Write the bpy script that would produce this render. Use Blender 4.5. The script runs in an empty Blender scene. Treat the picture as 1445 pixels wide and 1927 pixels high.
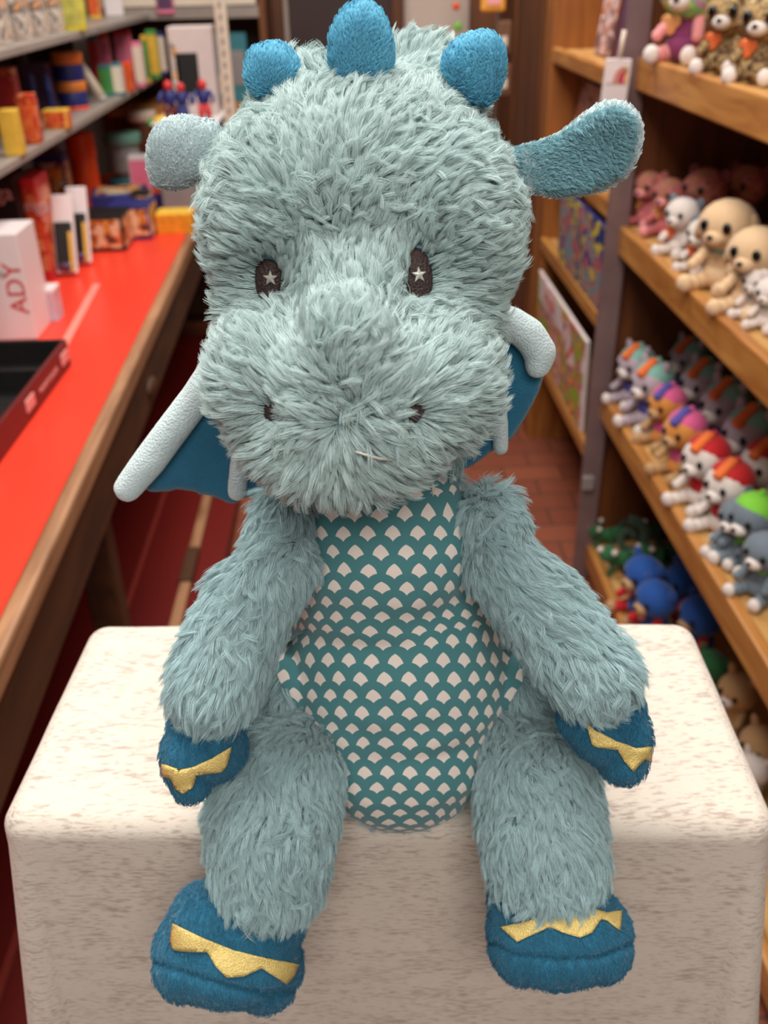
import bpy, bmesh, math, random
import numpy as np
from mathutils import Vector, Matrix, noise, geometry
from mathutils.bvhtree import BVHTree
from mathutils.kdtree import KDTree
random.seed(7); RNG = np.random.default_rng(7)
S = bpy.context.scene; COL = S.collection

# ------------------------------------------------------------------ camera
FPX, CX, CY = 1764., 722.5, 963.5
_y = np.array([640-CX, 60+CY, -FPX]); _z = -np.array([790-CX, CY-4000, -FPX])
_y /= np.linalg.norm(_y); _z /= np.linalg.norm(_z); _z -= _y*(_z@_y); _z /= np.linalg.norm(_z)
ROT = np.array([np.cross(_y, _z), _y, _z]); EYE = np.array([0, 0, 1.45])
cam = bpy.data.objects.new('camera', bpy.data.cameras.new('camera')); COL.objects.link(cam); S.camera = cam
cam.matrix_world = Matrix.Translation(EYE) @ Matrix(ROT.tolist()).to_4x4()
cam.data.sensor_fit = 'VERTICAL'; cam.data.sensor_height = 36; cam.data.lens = 36*FPX/1927
cam.data.clip_start = .02; cam.data.dof.use_dof = True
cam.data.dof.focus_distance = .405; cam.data.dof.aperture_fstop = 10.5

# ------------------------------------------------------------------ light and exposure
W = bpy.data.worlds.new('world'); S.world = W; W.use_nodes = True
W.node_tree.nodes['Background'].inputs[0].default_value = (1, .93, .86, 1)
W.node_tree.nodes['Background'].inputs[1].default_value = .30
def area(loc, sx, sy, power, col=(1, .95, .88), tgt=None):
    l = bpy.data.lights.new('ceiling_or_fill_light', 'AREA'); l.shape = 'RECTANGLE'; l.size = sx; l.size_y = sy
    l.energy = power; l.color = col
    o = bpy.data.objects.new('ceiling_or_fill_light', l); COL.objects.link(o); o.location = loc
    if tgt is not None: o.rotation_euler = (Vector(tgt)-Vector(loc)).to_track_quat('-Z', 'Y').to_euler()
area((-.20, .62, 2.75), .8, 1.2, 42)
area((.1, 2.6, 2.75), 1.2, .7, 40)
area((.1, -1.1, 2.5), 1.2, .6, 22, tgt=(0, .4, 1.15))  # added front fill from behind the camera, not a shop fixture
S.view_settings.view_transform = 'Standard'; S.view_settings.look = 'None'
S.view_settings.gamma = 1; S.view_settings.use_curve_mapping = False; S.view_settings.exposure = 0.1
S.cycles.use_denoising = True
S.cycles.max_bounces = 6; S.cycles.diffuse_bounces = 3; S.cycles.glossy_bounces = 2; S.cycles.transmission_bounces = 4
S.cycles.transparent_max_bounces = 8; S.cycles.caustics_reflective = False; S.cycles.caustics_refractive = False
S.cycles.use_adaptive_sampling = True; S.cycles.adaptive_threshold = .02

# ------------------------------------------------------------------ helpers
def ray(u, v): return ROT @ np.array([(u-CX)/FPX, -(v-CY)/FPX, -1.])
def at_z(u, v, z): r = ray(u, v); return Vector(EYE+r*((z-EYE[2])/r[2]))
def at_y(u, v, y): r = ray(u, v); return Vector(EYE+r*(y/r[1]))
def at_x(u, v, x): r = ray(u, v); return Vector(EYE+r*(x/r[0]))
def depth(p): return float(-(ROT.T @ (np.array(p)-EYE))[2])
def mpp(p): return depth(p)/FPX
def lin(c): return tuple(((x/255)/12.92 if x <= 10 else (((x/255)+.055)/1.055)**2.4) for x in c)

def nmat(name):
    m = bpy.data.materials.new(name); m.use_nodes = True
    nt = m.node_tree; return m, nt, nt.nodes['Principled BSDF'], (lambda a, b: nt.links.new(a, b))
def mat(name, rgb, rough=.6, var=.12, scale=30, bump=0, bscale=200, metal=0, sheen=0, alpha=1, trans=0, coat=0, srgb=True):
    m, nt, b, L = nmat(name)
    c = lin(rgb) if srgb else rgb
    n = nt.nodes.new('ShaderNodeTexNoise'); n.inputs['Scale'].default_value = scale; n.inputs['Detail'].default_value = 4
    tc = nt.nodes.new('ShaderNodeTexCoord'); L(tc.outputs['Object'], n.inputs['Vector'])
    r = nt.nodes.new('ShaderNodeValToRGB'); L(n.outputs['Fac'], r.inputs['Fac'])
    r.color_ramp.elements[0].position = .3; r.color_ramp.elements[1].position = .7
    r.color_ramp.elements[0].color = (*[max(0, x*(1-var)) for x in c], 1); r.color_ramp.elements[1].color = (*[min(1, x*(1+var)) for x in c], 1)
    L(r.outputs['Color'], b.inputs['Base Color'])
    b.inputs['Roughness'].default_value = rough; b.inputs['Metallic'].default_value = metal
    b.inputs['Alpha'].default_value = alpha; b.inputs['Transmission Weight'].default_value = trans
    b.inputs['Coat Weight'].default_value = coat
    if sheen: b.inputs['Sheen Weight'].default_value = sheen; b.inputs['Sheen Roughness'].default_value = .4
    if bump:
        n2 = nt.nodes.new('ShaderNodeTexNoise'); n2.inputs['Scale'].default_value = bscale; L(tc.outputs['Object'], n2.inputs['Vector'])
        bp = nt.nodes.new('ShaderNodeBump'); bp.inputs['Strength'].default_value = bump; bp.inputs['Distance'].default_value = .003
        L(n2.outputs['Fac'], bp.inputs['Height']); L(bp.outputs['Normal'], b.inputs['Normal'])
    return m
def wood(name, rgb, dark, rough=.5, grain=(3, 3, 40), axis=None):
    m, nt, b, L = nmat(name)
    tc = nt.nodes.new('ShaderNodeTexCoord'); mp = nt.nodes.new('ShaderNodeMapping'); mp.inputs['Scale'].default_value = grain
    L(tc.outputs['Object'], mp.inputs['Vector'])
    n = nt.nodes.new('ShaderNodeTexNoise'); n.inputs['Scale'].default_value = 1.6; n.inputs['Detail'].default_value = 6; n.inputs['Distortion'].default_value = 1.2
    L(mp.outputs['Vector'], n.inputs['Vector'])
    r = nt.nodes.new('ShaderNodeValToRGB'); r.color_ramp.elements[0].position = .35; r.color_ramp.elements[1].position = .62
    r.color_ramp.elements[0].color = (*lin(dark), 1); r.color_ramp.elements[1].color = (*lin(rgb), 1)
    L(n.outputs['Fac'], r.inputs['Fac']); L(r.outputs['Color'], b.inputs['Base Color']); b.inputs['Roughness'].default_value = rough
    return m
def picture(name, cols, scale=14, rough=.35):
    """printed artwork: patches of a few colours"""
    m, nt, b, L = nmat(name)
    tc = nt.nodes.new('ShaderNodeTexCoord')
    n = nt.nodes.new('ShaderNodeTexNoise'); n.inputs['Scale'].default_value = scale; n.inputs['Detail'].default_value = 1.5; n.inputs['Distortion'].default_value = .8
    L(tc.outputs['Object'], n.inputs['Vector'])
    r = nt.nodes.new('ShaderNodeValToRGB'); r.color_ramp.interpolation = 'CONSTANT'
    k = len(cols); e = r.color_ramp.elements
    e[0].position = 0; e[0].color = (*lin(cols[0]), 1)
    e[1].position = .40; e[1].color = (*lin(cols[1]), 1)
    for i in range(2, k):
        x = e.new(.40+.22*(i-1)/(k-1)); x.color = (*lin(cols[i]), 1)
    L(n.outputs['Fac'], r.inputs['Fac']); L(r.outputs['Color'], b.inputs['Base Color']); b.inputs['Roughness'].default_value = rough
    return m

class MB:
    """collects shapes into one bmesh"""
    def __init__(s): s.bm = bmesh.new()
    def box(s, c, d, rot=None, bev=0):
        b = bmesh.new(); bmesh.ops.create_cube(b, size=1)
        for v in b.verts: v.co = Vector((v.co.x*d[0], v.co.y*d[1], v.co.z*d[2]))
        if bev: bmesh.ops.bevel(b, geom=b.edges[:], offset=min(bev, min(d)*.45), segments=2, affect='EDGES', profile=.5)
        return s._add(b, Matrix.Translation(c) @ (rot.to_4x4() if rot is not None else Matrix()))
    def ell(s, c, r, rot=None, seg=24):
        b = bmesh.new(); bmesh.ops.create_uvsphere(b, u_segments=seg, v_segments=max(6, seg//2), radius=1)
        if not hasattr(r, '__len__'): r = (r, r, r)
        return s._add(b, Matrix.Translation(c) @ (rot.to_4x4() if rot is not None else Matrix()) @ Matrix.Diagonal((*r, 1)))
    def cyl(s, a, b_, r0, r1=None, seg=20):
        a = Vector(a); b_ = Vector(b_); d = b_-a; r1 = r0 if r1 is None else r1
        b = bmesh.new(); bmesh.ops.create_cone(b, cap_ends=True, segments=seg, radius1=r0, radius2=r1, depth=d.length)
        return s._add(b, Matrix.Translation((a+b_)/2) @ d.to_track_quat('Z', 'Y').to_matrix().to_4x4())
    def chain(s, pts, rad, n=7, seg=20):
        for i in range(len(pts)-1):
            for k in range(n+1):
                t = k/n; s.ell(Vector(pts[i]).lerp(Vector(pts[i+1]), t), rad[i]*(1-t)+rad[i+1]*t, seg=seg)
        return s
    def tube(s, pts, rad, seg=10):
        pts = [Vector(p) for p in pts]; rings = []; up = Vector((0, 0, 1))
        for i, p in enumerate(pts):
            t = (pts[min(i+1, len(pts)-1)]-pts[max(i-1, 0)]).normalized()
            a = t.cross(up); a = a.normalized() if a.length > 1e-4 else Vector((1, 0, 0)); b = t.cross(a)
            r = rad[i] if hasattr(rad, '__len__') else rad
            rings.append([s.bm.verts.new(p+a*r*math.cos(2*math.pi*k/seg)+b*r*math.sin(2*math.pi*k/seg)) for k in range(seg)])
        for i in range(len(rings)-1):
            for k in range(seg): s.bm.faces.new((rings[i][k], rings[i][(k+1) % seg], rings[i+1][(k+1) % seg], rings[i+1][k]))
        s.bm.faces.new(rings[0][::-1]); s.bm.faces.new(rings[-1]); return s
    def lathe(s, c, prof, seg=28):
        c = Vector(c); rings = [[s.bm.verts.new(c+Vector((r*math.cos(2*math.pi*k/seg), r*math.sin(2*math.pi*k/seg), z))) for k in range(seg)] for r, z in prof]
        for i in range(len(rings)-1):
            for k in range(seg): s.bm.faces.new((rings[i][k], rings[i][(k+1) % seg], rings[i+1][(k+1) % seg], rings[i+1][k]))
        s.bm.faces.new(rings[0][::-1]); s.bm.faces.new(rings[-1]); return s
    def _add(s, b, M):
        b.transform(M); me = bpy.data.meshes.new('t'); b.to_mesh(me); b.free(); s.bm.from_mesh(me); bpy.data.meshes.remove(me); return s
    def build(s, name, m, parent=None, smooth=False):
        me = bpy.data.meshes.new(name); bmesh.ops.recalc_face_normals(s.bm, faces=s.bm.faces[:])
        if parent is not None:
            s.bm.transform(Matrix.Translation(-origin(parent)))
        s.bm.to_mesh(me); s.bm.free()
        return link(name, me, m, parent, smooth)
def origin(o):
    while o.parent: o = o.parent
    return Vector(o.location)
def link(name, me, m, parent=None, smooth=False):
    if smooth: me.polygons.foreach_set('use_smooth', [True]*len(me.polygons))
    o = bpy.data.objects.new(name, me); COL.objects.link(o)
    if m is not None: me.materials.append(m)
    if parent is not None: o.parent = parent
    return o
def tag(o, label=None, cat=None, group=None, kind=None):
    if label: o['label'] = label
    if cat: o['category'] = cat
    if group: o['group'] = group
    if kind: o['kind'] = kind
    return o
def thing(name, label, cat, loc=(0, 0, 0), group=None):
    o = bpy.data.objects.new(name, None); COL.objects.link(o); o.location = loc; o.empty_display_size = .02
    return tag(o, label, cat, group)
def struct(o): o['kind'] = 'structure'; return o
def copy_tree(o, parent=None):
    c = o.copy(); COL.objects.link(c)
    if parent is not None: c.parent = parent
    for ch in list(o.children): copy_tree(ch, c)
    return c
def Rz(a): return Matrix.Rotation(a, 3, 'Z')
def Rx(a): return Matrix.Rotation(a, 3, 'X')
def Ry(a): return Matrix.Rotation(a, 3, 'Y')
def text(name, s, size, m, parent, M, extrude=.0004):
    """lettering as mesh; M places it in world space"""
    c = bpy.data.curves.new(name, 'FONT'); c.body = s; c.size = size; c.extrude = extrude; c.align_x = 'CENTER'; c.align_y = 'CENTER'
    t = bpy.data.objects.new(name, c); COL.objects.link(t)
    bpy.context.view_layer.update()
    me = bpy.data.meshes.new_from_object(t.evaluated_get(bpy.context.evaluated_depsgraph_get()))
    bpy.data.objects.remove(t)
    me.transform(M)
    if parent is not None: me.transform(Matrix.Translation(-origin(parent)))
    return link(name, me, m, parent)

# ------------------------------------------------------------------ materials
M = {}
M['oak'] = wood('honey_oak', (196, 138, 72), (160, 100, 46), .4, (14, 2, 14))
M['oak_top'] = wood('pale_shelf_board', (206, 160, 98), (184, 134, 76), .5, (14, 2, 14))
M['oak_up'] = wood('upright_oak', (168, 104, 48), (128, 74, 30), .45, (14, 14, 1.5))
M['brown'] = wood('brown_panel', (112, 62, 26), (78, 40, 16), .5, (8, 8, 1))
M['darkwood'] = wood('dark_walnut', (78, 44, 20), (52, 28, 12), .6, (8, 8, 1))
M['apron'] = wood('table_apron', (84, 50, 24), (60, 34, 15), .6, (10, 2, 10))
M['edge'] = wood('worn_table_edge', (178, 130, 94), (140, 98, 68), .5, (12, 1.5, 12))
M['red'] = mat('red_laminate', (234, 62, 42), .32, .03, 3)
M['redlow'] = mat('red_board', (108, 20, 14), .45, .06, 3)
M['wall'] = mat('pale_plaster', (226, 204, 190), .8, .03, 2)
M['greyshelf'] = mat('brushed_shelf', (150, 138, 130), .4, .1, 10)
M['ivory'] = mat('ivory_enamel', (222, 205, 185), .4, .05, 8)
M['black'] = mat('black_plastic', (16, 14, 14), .5, .2, 20)
M['maroon'] = mat('maroon_card', (98, 22, 24), .4, .1, 30)
M['white'] = mat('white_card', (226, 214, 214), .45, .03, 10)
M['pinklabel'] = mat('pink_price_label', (232, 158, 154), .5, .04, 40)
M['clear'] = mat('clear_plastic', (215, 210, 225), .15, .03, 10, alpha=.55)
M['tape'] = mat('clear_tape', (255, 180, 165), .3, .02, 10, alpha=.5)
M['orange'] = mat('orange_plastic', (238, 78, 22), .4, .05, 10)
M['orangecard'] = picture('orange_card', [(214, 84, 40), (226, 110, 50), (190, 60, 30), (224, 140, 90)], 18)
M['yellow'] = mat('yellow_card', (222, 176, 62), .45, .12, 30)
M['blue'] = mat('navy_card', (38, 44, 110), .45, .1, 30)
M['teal'] = mat('teal_card', (52, 120, 132), .5, .1, 30)
M['redcard'] = mat('red_card', (200, 48, 50), .45, .12, 30)
M['green'] = mat('green_plastic', (70, 140, 62), .5, .15, 30)
M['purple'] = mat('purple_film', (92, 60, 90), .35, .2, 20)
M['pink'] = mat('pink_card', (226, 120, 150), .5, .1, 20)
M['grey'] = mat('grey_plastic', (140, 132, 130), .5, .1, 20)
M['silver'] = mat('silver_thread', (205, 205, 195), .35, .12, 900, metal=.3)
M['eye'] = mat('brown_embroidery', (52, 34, 32), .6, .3, 900, bump=.5, bscale=900)
M['gold'] = mat('gold_applique', (222, 196, 120), .38, .10, 700, metal=.25, bump=.4, bscale=1500)
M['art_a'] = picture('puzzle_art', [(44, 52, 96), (216, 132, 84), (232, 168, 62), (120, 62, 40), (196, 178, 150)], 22)
M['art_b'] = picture('orange_art', [(226, 150, 52), (90, 60, 50), (206, 110, 60), (224, 190, 150)], 26)
M['art_c'] = picture('package_art', [(190, 172, 160), (226, 212, 200), (120, 108, 102), (228, 168, 120)], 30)
M['art_d'] = picture('magazine_art', [(235, 220, 220), (226, 90, 50), (110, 120, 170), (240, 180, 60), (190, 60, 110), (150, 180, 60)], 14)
M['art_e'] = picture('blue_book_art', [(30, 56, 116), (214, 190, 60), (40, 74, 140), (210, 96, 70), (120, 140, 150)], 12)
M['art_f'] = picture('spine_art', [(206, 160, 150), (190, 110, 80), (226, 200, 196), (120, 90, 100)], 22)

# ------------------------------------------------------------------ floor, walls, door
m, nt, b, L = nmat('quarry_tile')
tc = nt.nodes.new('ShaderNodeTexCoord'); br = nt.nodes.new('ShaderNodeTexBrick'); br.inputs['Scale'].default_value = 4.2
br.inputs['Color1'].default_value = (*lin((140, 76, 52)), 1); br.inputs['Color2'].default_value = (*lin((122, 62, 44)), 1)
br.inputs['Mortar'].default_value = (*lin((84, 52, 42)), 1); br.inputs['Mortar Size'].default_value = .015; br.inputs['Brick Width'].default_value = .8; br.inputs['Row Height'].default_value = .4
L(tc.outputs['Object'], br.inputs['Vector']); L(br.outputs['Color'], b.inputs['Base Color']); b.inputs['Roughness'].default_value = .5
struct(MB().box((0, 1.6, -.03), (4, 6.4, .06)).build('floor', m))
struct(MB().box((0, 4.55, 1.0), (3.4, .06, 2.0)).build('wall_back', M['wall']))
struct(MB().box((-1.5, 1.8, 1.0), (.06, 5.4, 2.0)).build('wall_left', M['darkwood']))
struct(MB().box((1.25, 1.8, 1.0), (.06, 5.4, 2.0)).build('wall_right', M['darkwood']))
d = struct(MB().box((.005, 4.49, .9), (.46, .05, 1.8), bev=.004).build('door_1', mat('dark_door', (58, 36, 32), .5, .1, 4)))
for x in (-.27, .235):
    struct(MB().box((x, 4.48, .9), (.05, .09, 1.8), bev=.004).build('trim_1', M['brown']))
MB().cyl((-.17, 4.46, .95), (-.17, 4.41, .95), .012).ell((-.17, 4.40, .95), (.03, .02, .03)).build('door_handle', mat('brass', (160, 120, 60), .3, .05, metal=.9), d, True)

# ------------------------------------------------------------------ display pedestal with heathered cloth
def pedestal():
    root = thing('display_pedestal', 'box pedestal draped in heathered cream jersey cloth under the plush dragon', 'pedestal', (.0125, .467, 0))
    a = math.radians(-3.4); hx, hy, zt = .2245, .098, 1.03
    MB().box((.0125, .467, .505), (2*hx-.03, 2*hy-.03, 1.0), Rz(a)).build('pedestal_box', M['white'], root)
    N = 288; rc = .016
    def outline(r, t):      # rounded rectangle point at parameter t, shrunk/expanded by r
        w, h = hx+r, hy+r; c = max(.002, rc+max(r, -rc+.002))
        segs = [(2*(w-c), 0), (math.pi/2*c, 1), (2*(h-c), 2), (math.pi/2*c, 3), (2*(w-c), 4), (math.pi/2*c, 5), (2*(h-c), 6), (math.pi/2*c, 7)]
        return w, h, c
    def pt(k, off):
        q = k/N*4; side = int(q); f = q-side
        w, h = hx+off, hy+off; c = max(.002, rc+off)
        ex = [(1, 0), (0, 1), (-1, 0), (0, -1)][side]; ln = (w if side % 2 == 0 else h)
        cor = 8  # corner samples at both ends of every side
        s = f*72
        if s < cor: ang = (s/cor)*math.pi/4-math.pi/4; t = None
        elif s > 72-cor: ang = ((s-(72-cor))/cor)*math.pi/4; t = None
        else: ang = 0; t = (s-cor)/(72-2*cor)*2-1
        base = side*math.pi/2-math.pi/2           # outward normal angle of this side
        if side == 0: nrm0, L_, H_ = -math.pi/2, w, h
        elif side == 1: nrm0, L_, H_ = 0, h, w
        elif side == 2: nrm0, L_, H_ = math.pi/2, w, h
        else: nrm0, L_, H_ = math.pi, h, w
        n0 = Vector((math.cos(nrm0), math.sin(nrm0))); e0 = Vector((-n0.y, n0.x))
        if t is not None: p = n0*H_+e0*t*(L_-c); nn = n0
        else:
            sg = -1 if s < cor else 1; cen = n0*(H_-c)+e0*sg*(L_-c)
            th = nrm0+ang; nn = Vector((math.cos(th), math.sin(th))); p = cen+nn*c
        return p, nn
    V = []; F = []; rings = []
    prof = [(-.094, 0), (-.08, 0), (-.06, 0), (-.045, 0), (-.03, 0), (-.02, 0)]
    R = .014
    prof += [(-R+R*math.sin(x), -R+R*math.cos(x)) for x in np.linspace(.1, math.pi/2, 8)]
    prof += [(0, -z) for z in (.025, .04, .06, .08, .1, .13, .16, .2, .26, .34, .45, .6, .8, .97, 1.025)]
    for off, dz in prof:
        ring = []
        for k in range(N):
            p, nn = pt(k, min(off, 0)); h = -dz
            corner = max(0, abs(nn.x*nn.y)*2)
            flare = (.045*max(0, h-.02)+corner*.10*max(0, h-.02)) if h > .02 else 0
            flare = min(flare, .16)
            wv = .006*math.sin(k*.35)*min(1, max(0, h-.15)*3)
            p = p+nn*(flare+wv)
            q = Rz(a) @ Vector((p.x, p.y, 0)); z = zt+dz+.0008*noise.noise(Vector((q.x*25, q.y*25, dz*10)))
            V.append((q.x+.0125, q.y+.467, max(z, .004))); ring.append(len(V)-1)
        rings.append(ring)
    for i in range(len(rings)-1):
        for k in range(N):
            F.append((rings[i][k], rings[i+1][k], rings[i+1][(k+1) % N], rings[i][(k+1) % N]))
    F.append(tuple(rings[0]))
    me = bpy.data.meshes.new('fabric_cover'); me.from_pydata([Vector(v)-origin(root) for v in V], [], F)
    m, nt, b, L = nmat('heather_jersey')
    tc = nt.nodes.new('ShaderNodeTexCoord')
    mp = nt.nodes.new('ShaderNodeMapping'); mp.inputs['Scale'].default_value = (130, 480, 850); L(tc.outputs['Object'], mp.inputs['Vector'])
    n = nt.nodes.new('ShaderNodeTexNoise'); n.inputs['Scale'].default_value = 1; n.inputs['Detail'].default_value = 3; L(mp.outputs['Vector'], n.inputs['Vector'])
    mp2 = nt.nodes.new('ShaderNodeMapping'); mp2.inputs['Scale'].default_value = (24, 60, 80); L(tc.outputs['Object'], mp2.inputs['Vector'])
    n2 = nt.nodes.new('ShaderNodeTexNoise'); n2.inputs['Scale'].default_value = 1; n2.inputs['Detail'].default_value = 2; L(mp2.outputs['Vector'], n2.inputs['Vector'])
    ad = nt.nodes.new('ShaderNodeMath'); ad.operation = 'MULTIPLY_ADD'; L(n2.outputs['Fac'], ad.inputs[0]); ad.inputs[1].default_value = .35; L(n.outputs['Fac'], ad.inputs[2])
    r = nt.nodes.new('ShaderNodeValToRGB'); L(ad.outputs[0], r.inputs['Fac'])
    r.color_ramp.elements[0].position = .72; r.color_ramp.elements[0].color = (*lin((172, 156, 146)), 1)
    r.color_ramp.elements[1].position = .93; r.color_ramp.elements[1].color = (*lin((206, 195, 183)), 1)
    mpr = nt.nodes.new('ShaderNodeMapRange'); mpr.inputs[1].default_value = 0; mpr.inputs[2].default_value = 1.35
    L(ad.outputs[0], mpr.inputs[0]); L(mpr.outputs[0], r.inputs['Fac']); r.color_ramp.elements[0].position = .37; r.color_ramp.elements[1].position = .50
    L(r.outputs['Color'], b.inputs['Base Color']); b.inputs['Roughness'].default_value = .9; b.inputs['Sheen Weight'].default_value = .15
    w = nt.nodes.new('ShaderNodeTexNoise'); w.inputs['Scale'].default_value = 900; L(tc.outputs['Object'], w.inputs['Vector'])
    bp = nt.nodes.new('ShaderNodeBump'); bp.inputs['Strength'].default_value = .25; bp.inputs['Distance'].default_value = .001
    L(w.outputs['Fac'], bp.inputs['Height']); L(bp.outputs['Normal'], b.inputs['Normal'])
    link('fabric_cover', me, m, root, True)
pedestal()

# ------------------------------------------------------------------ plush dragon
DR = thing('plush_dragon', 'large fluffy sea-green plush dragon sitting on the cream cloth pedestal', 'stuffed toy', (0.0, .40, 1.03))
FURQ = 1.0
def velour(name, rgb, bump=.5):
    return mat(name, rgb, .85, .10, 60, bump=bump, bscale=900, sheen=.35)
M['velpale'] = velour('pale_velour', (196, 214, 218)); M['velmid'] = velour('mid_teal_velour', (116, 164, 176))
M['velblue'] = velour('deep_blue_velour', (26, 102, 134)); M['velspike'] = velour('spike_velour', (100, 182, 214))
def fur_mat(name, rgb, sheen=.2):
    m, nt, b, L = nmat(name); hi = nt.nodes.new('ShaderNodeHairInfo')
    r = nt.nodes.new('ShaderNodeValToRGB'); L(hi.outputs['Random'], r.inputs['Fac']); c = lin(rgb)
    r.color_ramp.elements[0].color = (*[x*.82 for x in c], 1); r.color_ramp.elements[1].color = (*[min(1, x*1.18) for x in c], 1)
    L(r.outputs['Color'], b.inputs['Base Color']); b.inputs['Roughness'].default_value = .55
    b.inputs['Specular IOR Level'].default_value = .35; b.inputs['Sheen Weight'].default_value = sheen
    return m
M['fur'] = fur_mat('sea_green_fur', (168, 198, 203), .3); M['headfur_lit'] = fur_mat('lit_sea_green_fur', (186, 209, 209), .45); M['skin'] = mat('fur_backing', (104, 148, 156), .9, .05)  # head and body are one plush; head colour lightened for the light it catches
M['fz_pale'] = fur_mat('pale_pile', (204, 222, 226)); M['fz_mid'] = fur_mat('mid_pile', (128, 176, 188)); M['fz_spike'] = fur_mat('spike_pile', (106, 192, 224)); M['fz_blue'] = fur_mat('deep_pile', (28, 106, 138))

def organic(mb, voxel=.0025, it=5):
    me = bpy.data.meshes.new('t'); mb.bm.to_mesh(me); mb.bm.free()
    o = bpy.data.objects.new('t', me); COL.objects.link(o)
    r = o.modifiers.new('r', 'REMESH'); r.mode = 'VOXEL'; r.voxel_size = voxel
    s = o.modifiers.new('s', 'SMOOTH'); s.iterations = it; s.factor = .6
    bpy.context.view_layer.update()
    out = bpy.data.meshes.new_from_object(o.evaluated_get(bpy.context.evaluated_depsgraph_get()))
    bpy.data.objects.remove(o); bpy.data.meshes.remove(me); return out
def arr(me):
    v = np.empty(len(me.vertices)*3, np.float32); me.vertices.foreach_get('co', v); v = v.reshape(-1, 3).astype(float)
    me.calc_loop_triangles(); t = np.empty(len(me.loop_triangles)*3, np.int32); me.loop_triangles.foreach_get('vertices', t); t = t.reshape(-1, 3)
    fn = np.cross(v[t[:, 1]]-v[t[:, 0]], v[t[:, 2]]-v[t[:, 0]]); ar = np.linalg.norm(fn, axis=1)/2
    vn = np.zeros_like(v)
    for k in range(3): np.add.at(vn, t[:, k], fn)
    vn /= np.linalg.norm(vn, axis=1, keepdims=True)+1e-12
    return v, t, ar, vn
def bvh(me):
    v, t, _, _ = arr(me); return BVHTree.FromPolygons([Vector(x) for x in v], t.tolist())
def unit(a): return a/(np.linalg.norm(a, axis=1, keepdims=True)+1e-9)
def sample(v, t, ar, vn, n):
    i = RNG.choice(len(t), n, p=ar/ar.sum()); a = RNG.random(n); b_ = RNG.random(n); k = a+b_ > 1; a[k] = 1-a[k]; b_[k] = 1-b_[k]; c = 1-a-b_
    T = t[i]; w = [c[:, None], a[:, None], b_[:, None]]
    return sum(v[T[:, j]]*w[j] for j in range(3)), unit(sum(vn[T[:, j]]*w[j] for j in range(3)))
def lownoise(p, f, seed=0):
    q = p*f; s = seed*1.7
    return np.stack([np.sin(q[:, 1]*1.1+np.sin(q[:, 2]*.7+s)*2+s)+np.sin(q[:, 0]*.9+q[:, 2]*1.3+s*2), np.sin(q[:, 2]*1.2+np.sin(q[:, 0]*.8+s)*2+1.3+s)+np.sin(q[:, 1]*1.1-q[:, 0]*.7+s), np.sin(q[:, 0]*1.05+np.sin(q[:, 1]*.9+s)*2+2.1+s)+np.sin(q[:, 2]*.8+q[:, 1]*.6+s)], 1)*.5
def fur(me, parent, n, length, mat_, flow=None, mask=None, lenf=None, clump=28, lift=.55, pull=.75, rad=.00009, wild=.35, name='fur', npt=6):
    v, t, ar, vn = arr(me); n = int(n*FURQ)
    if mask is not None:       # mask: function(points, normals)->bool keep, applied on triangle centres for efficiency
        tc = v[t].mean(1); ok = mask(tc, unit(vn[t].mean(1))); t = t[ok]; ar = ar[ok]
    P, Nn = sample(v, t, ar, vn, n); mC = max(10, n//clump)
    C, CN = sample(v, t, ar, vn, mC)
    kd = KDTree(mC)
    for i in range(mC): kd.insert(C[i], i)
    kd.balance()
    idx = np.fromiter((kd.find(p)[1] for p in P.tolist()), np.int32, n)
    def dirs(p, nn, wildness, seedvec):
        f = flow(p, nn) if flow else np.tile([0, -.2, -1.], (len(p), 1))
        f = f+lownoise(p, 130, 1)*.45+seedvec*wildness
        f = f-nn*np.sum(f*nn, 1, keepdims=True); return unit(f)
    cr = RNG.normal(size=(mC, 3)); CD = dirs(C, CN, wild, cr); CL = RNG.uniform(.72, 1.2, mC); clift = lift*RNG.uniform(.6, 1.5, mC)
    D = dirs(P, Nn, wild*.35, RNG.normal(size=(n, 3)))
    D = unit(D*.45+CD[idx]*.55); Lh = length*CL[idx]*RNG.uniform(.8, 1.1, n)
    lf = lenf(P) if lenf is not None else np.ones(n); Lh = Lh*lf
    lf2 = lenf(C) if lenf is not None else np.ones(mC)
    ts = np.linspace(0, 1, npt); out = np.empty((n, npt, 3)); jit = RNG.normal(size=(n, 3))*length*.05
    li = clift[idx][:, None]
    for k, tt in enumerate(ts):
        up = (tt-.45*tt*tt)*(1.0*li/.55*.75); al = (.25*tt+.75*tt*tt)
        own = P+Lh[:, None]*(Nn*up+D*al)
        cp = C[idx]+(length*CL[idx]*lf2[idx])[:, None]*(CN[idx]*up+CD[idx]*al)
        w = pull*tt**1.3
        out[:, k] = own*(1-w)+cp*w+jit*tt
    o = out-np.array(origin(parent))
    cu = bpy.data.hair_curves.new(name); cu.add_curves([npt]*n)
    cu.points.foreach_set('position', o.reshape(-1).astype(np.float32))
    r = cu.attributes.new('radius', 'FLOAT', 'POINT') if 'radius' not in cu.attributes else cu.attributes['radius']
    pr = rad*np.array([1.0, 1.0, .95, .85, .65, .25, .2, .2])[:npt]
    if npt < 6: pr = rad*np.linspace(1, .3, npt)
    r.data.foreach_set('value', np.tile(pr, n).astype(np.float32))
    cu.materials.append(mat_); ob = bpy.data.objects.new(name, cu); COL.objects.link(ob); ob.parent = parent
    return ob
def wpart(name, me, m, parent):   # mesh given in world space
    me.transform(Matrix.Translation(-origin(parent))); return link(name, me, m, parent, True)
def px(u, v, y): return at_y(u, v, y)
def arr_pix(P):      # world -> photo pixels, only for placing shapes while building
    c = (P-EYE) @ ROT; return CX+FPX*c[:, 0]/-c[:, 2], CY-FPX*c[:, 1]/-c[:, 2]
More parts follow.
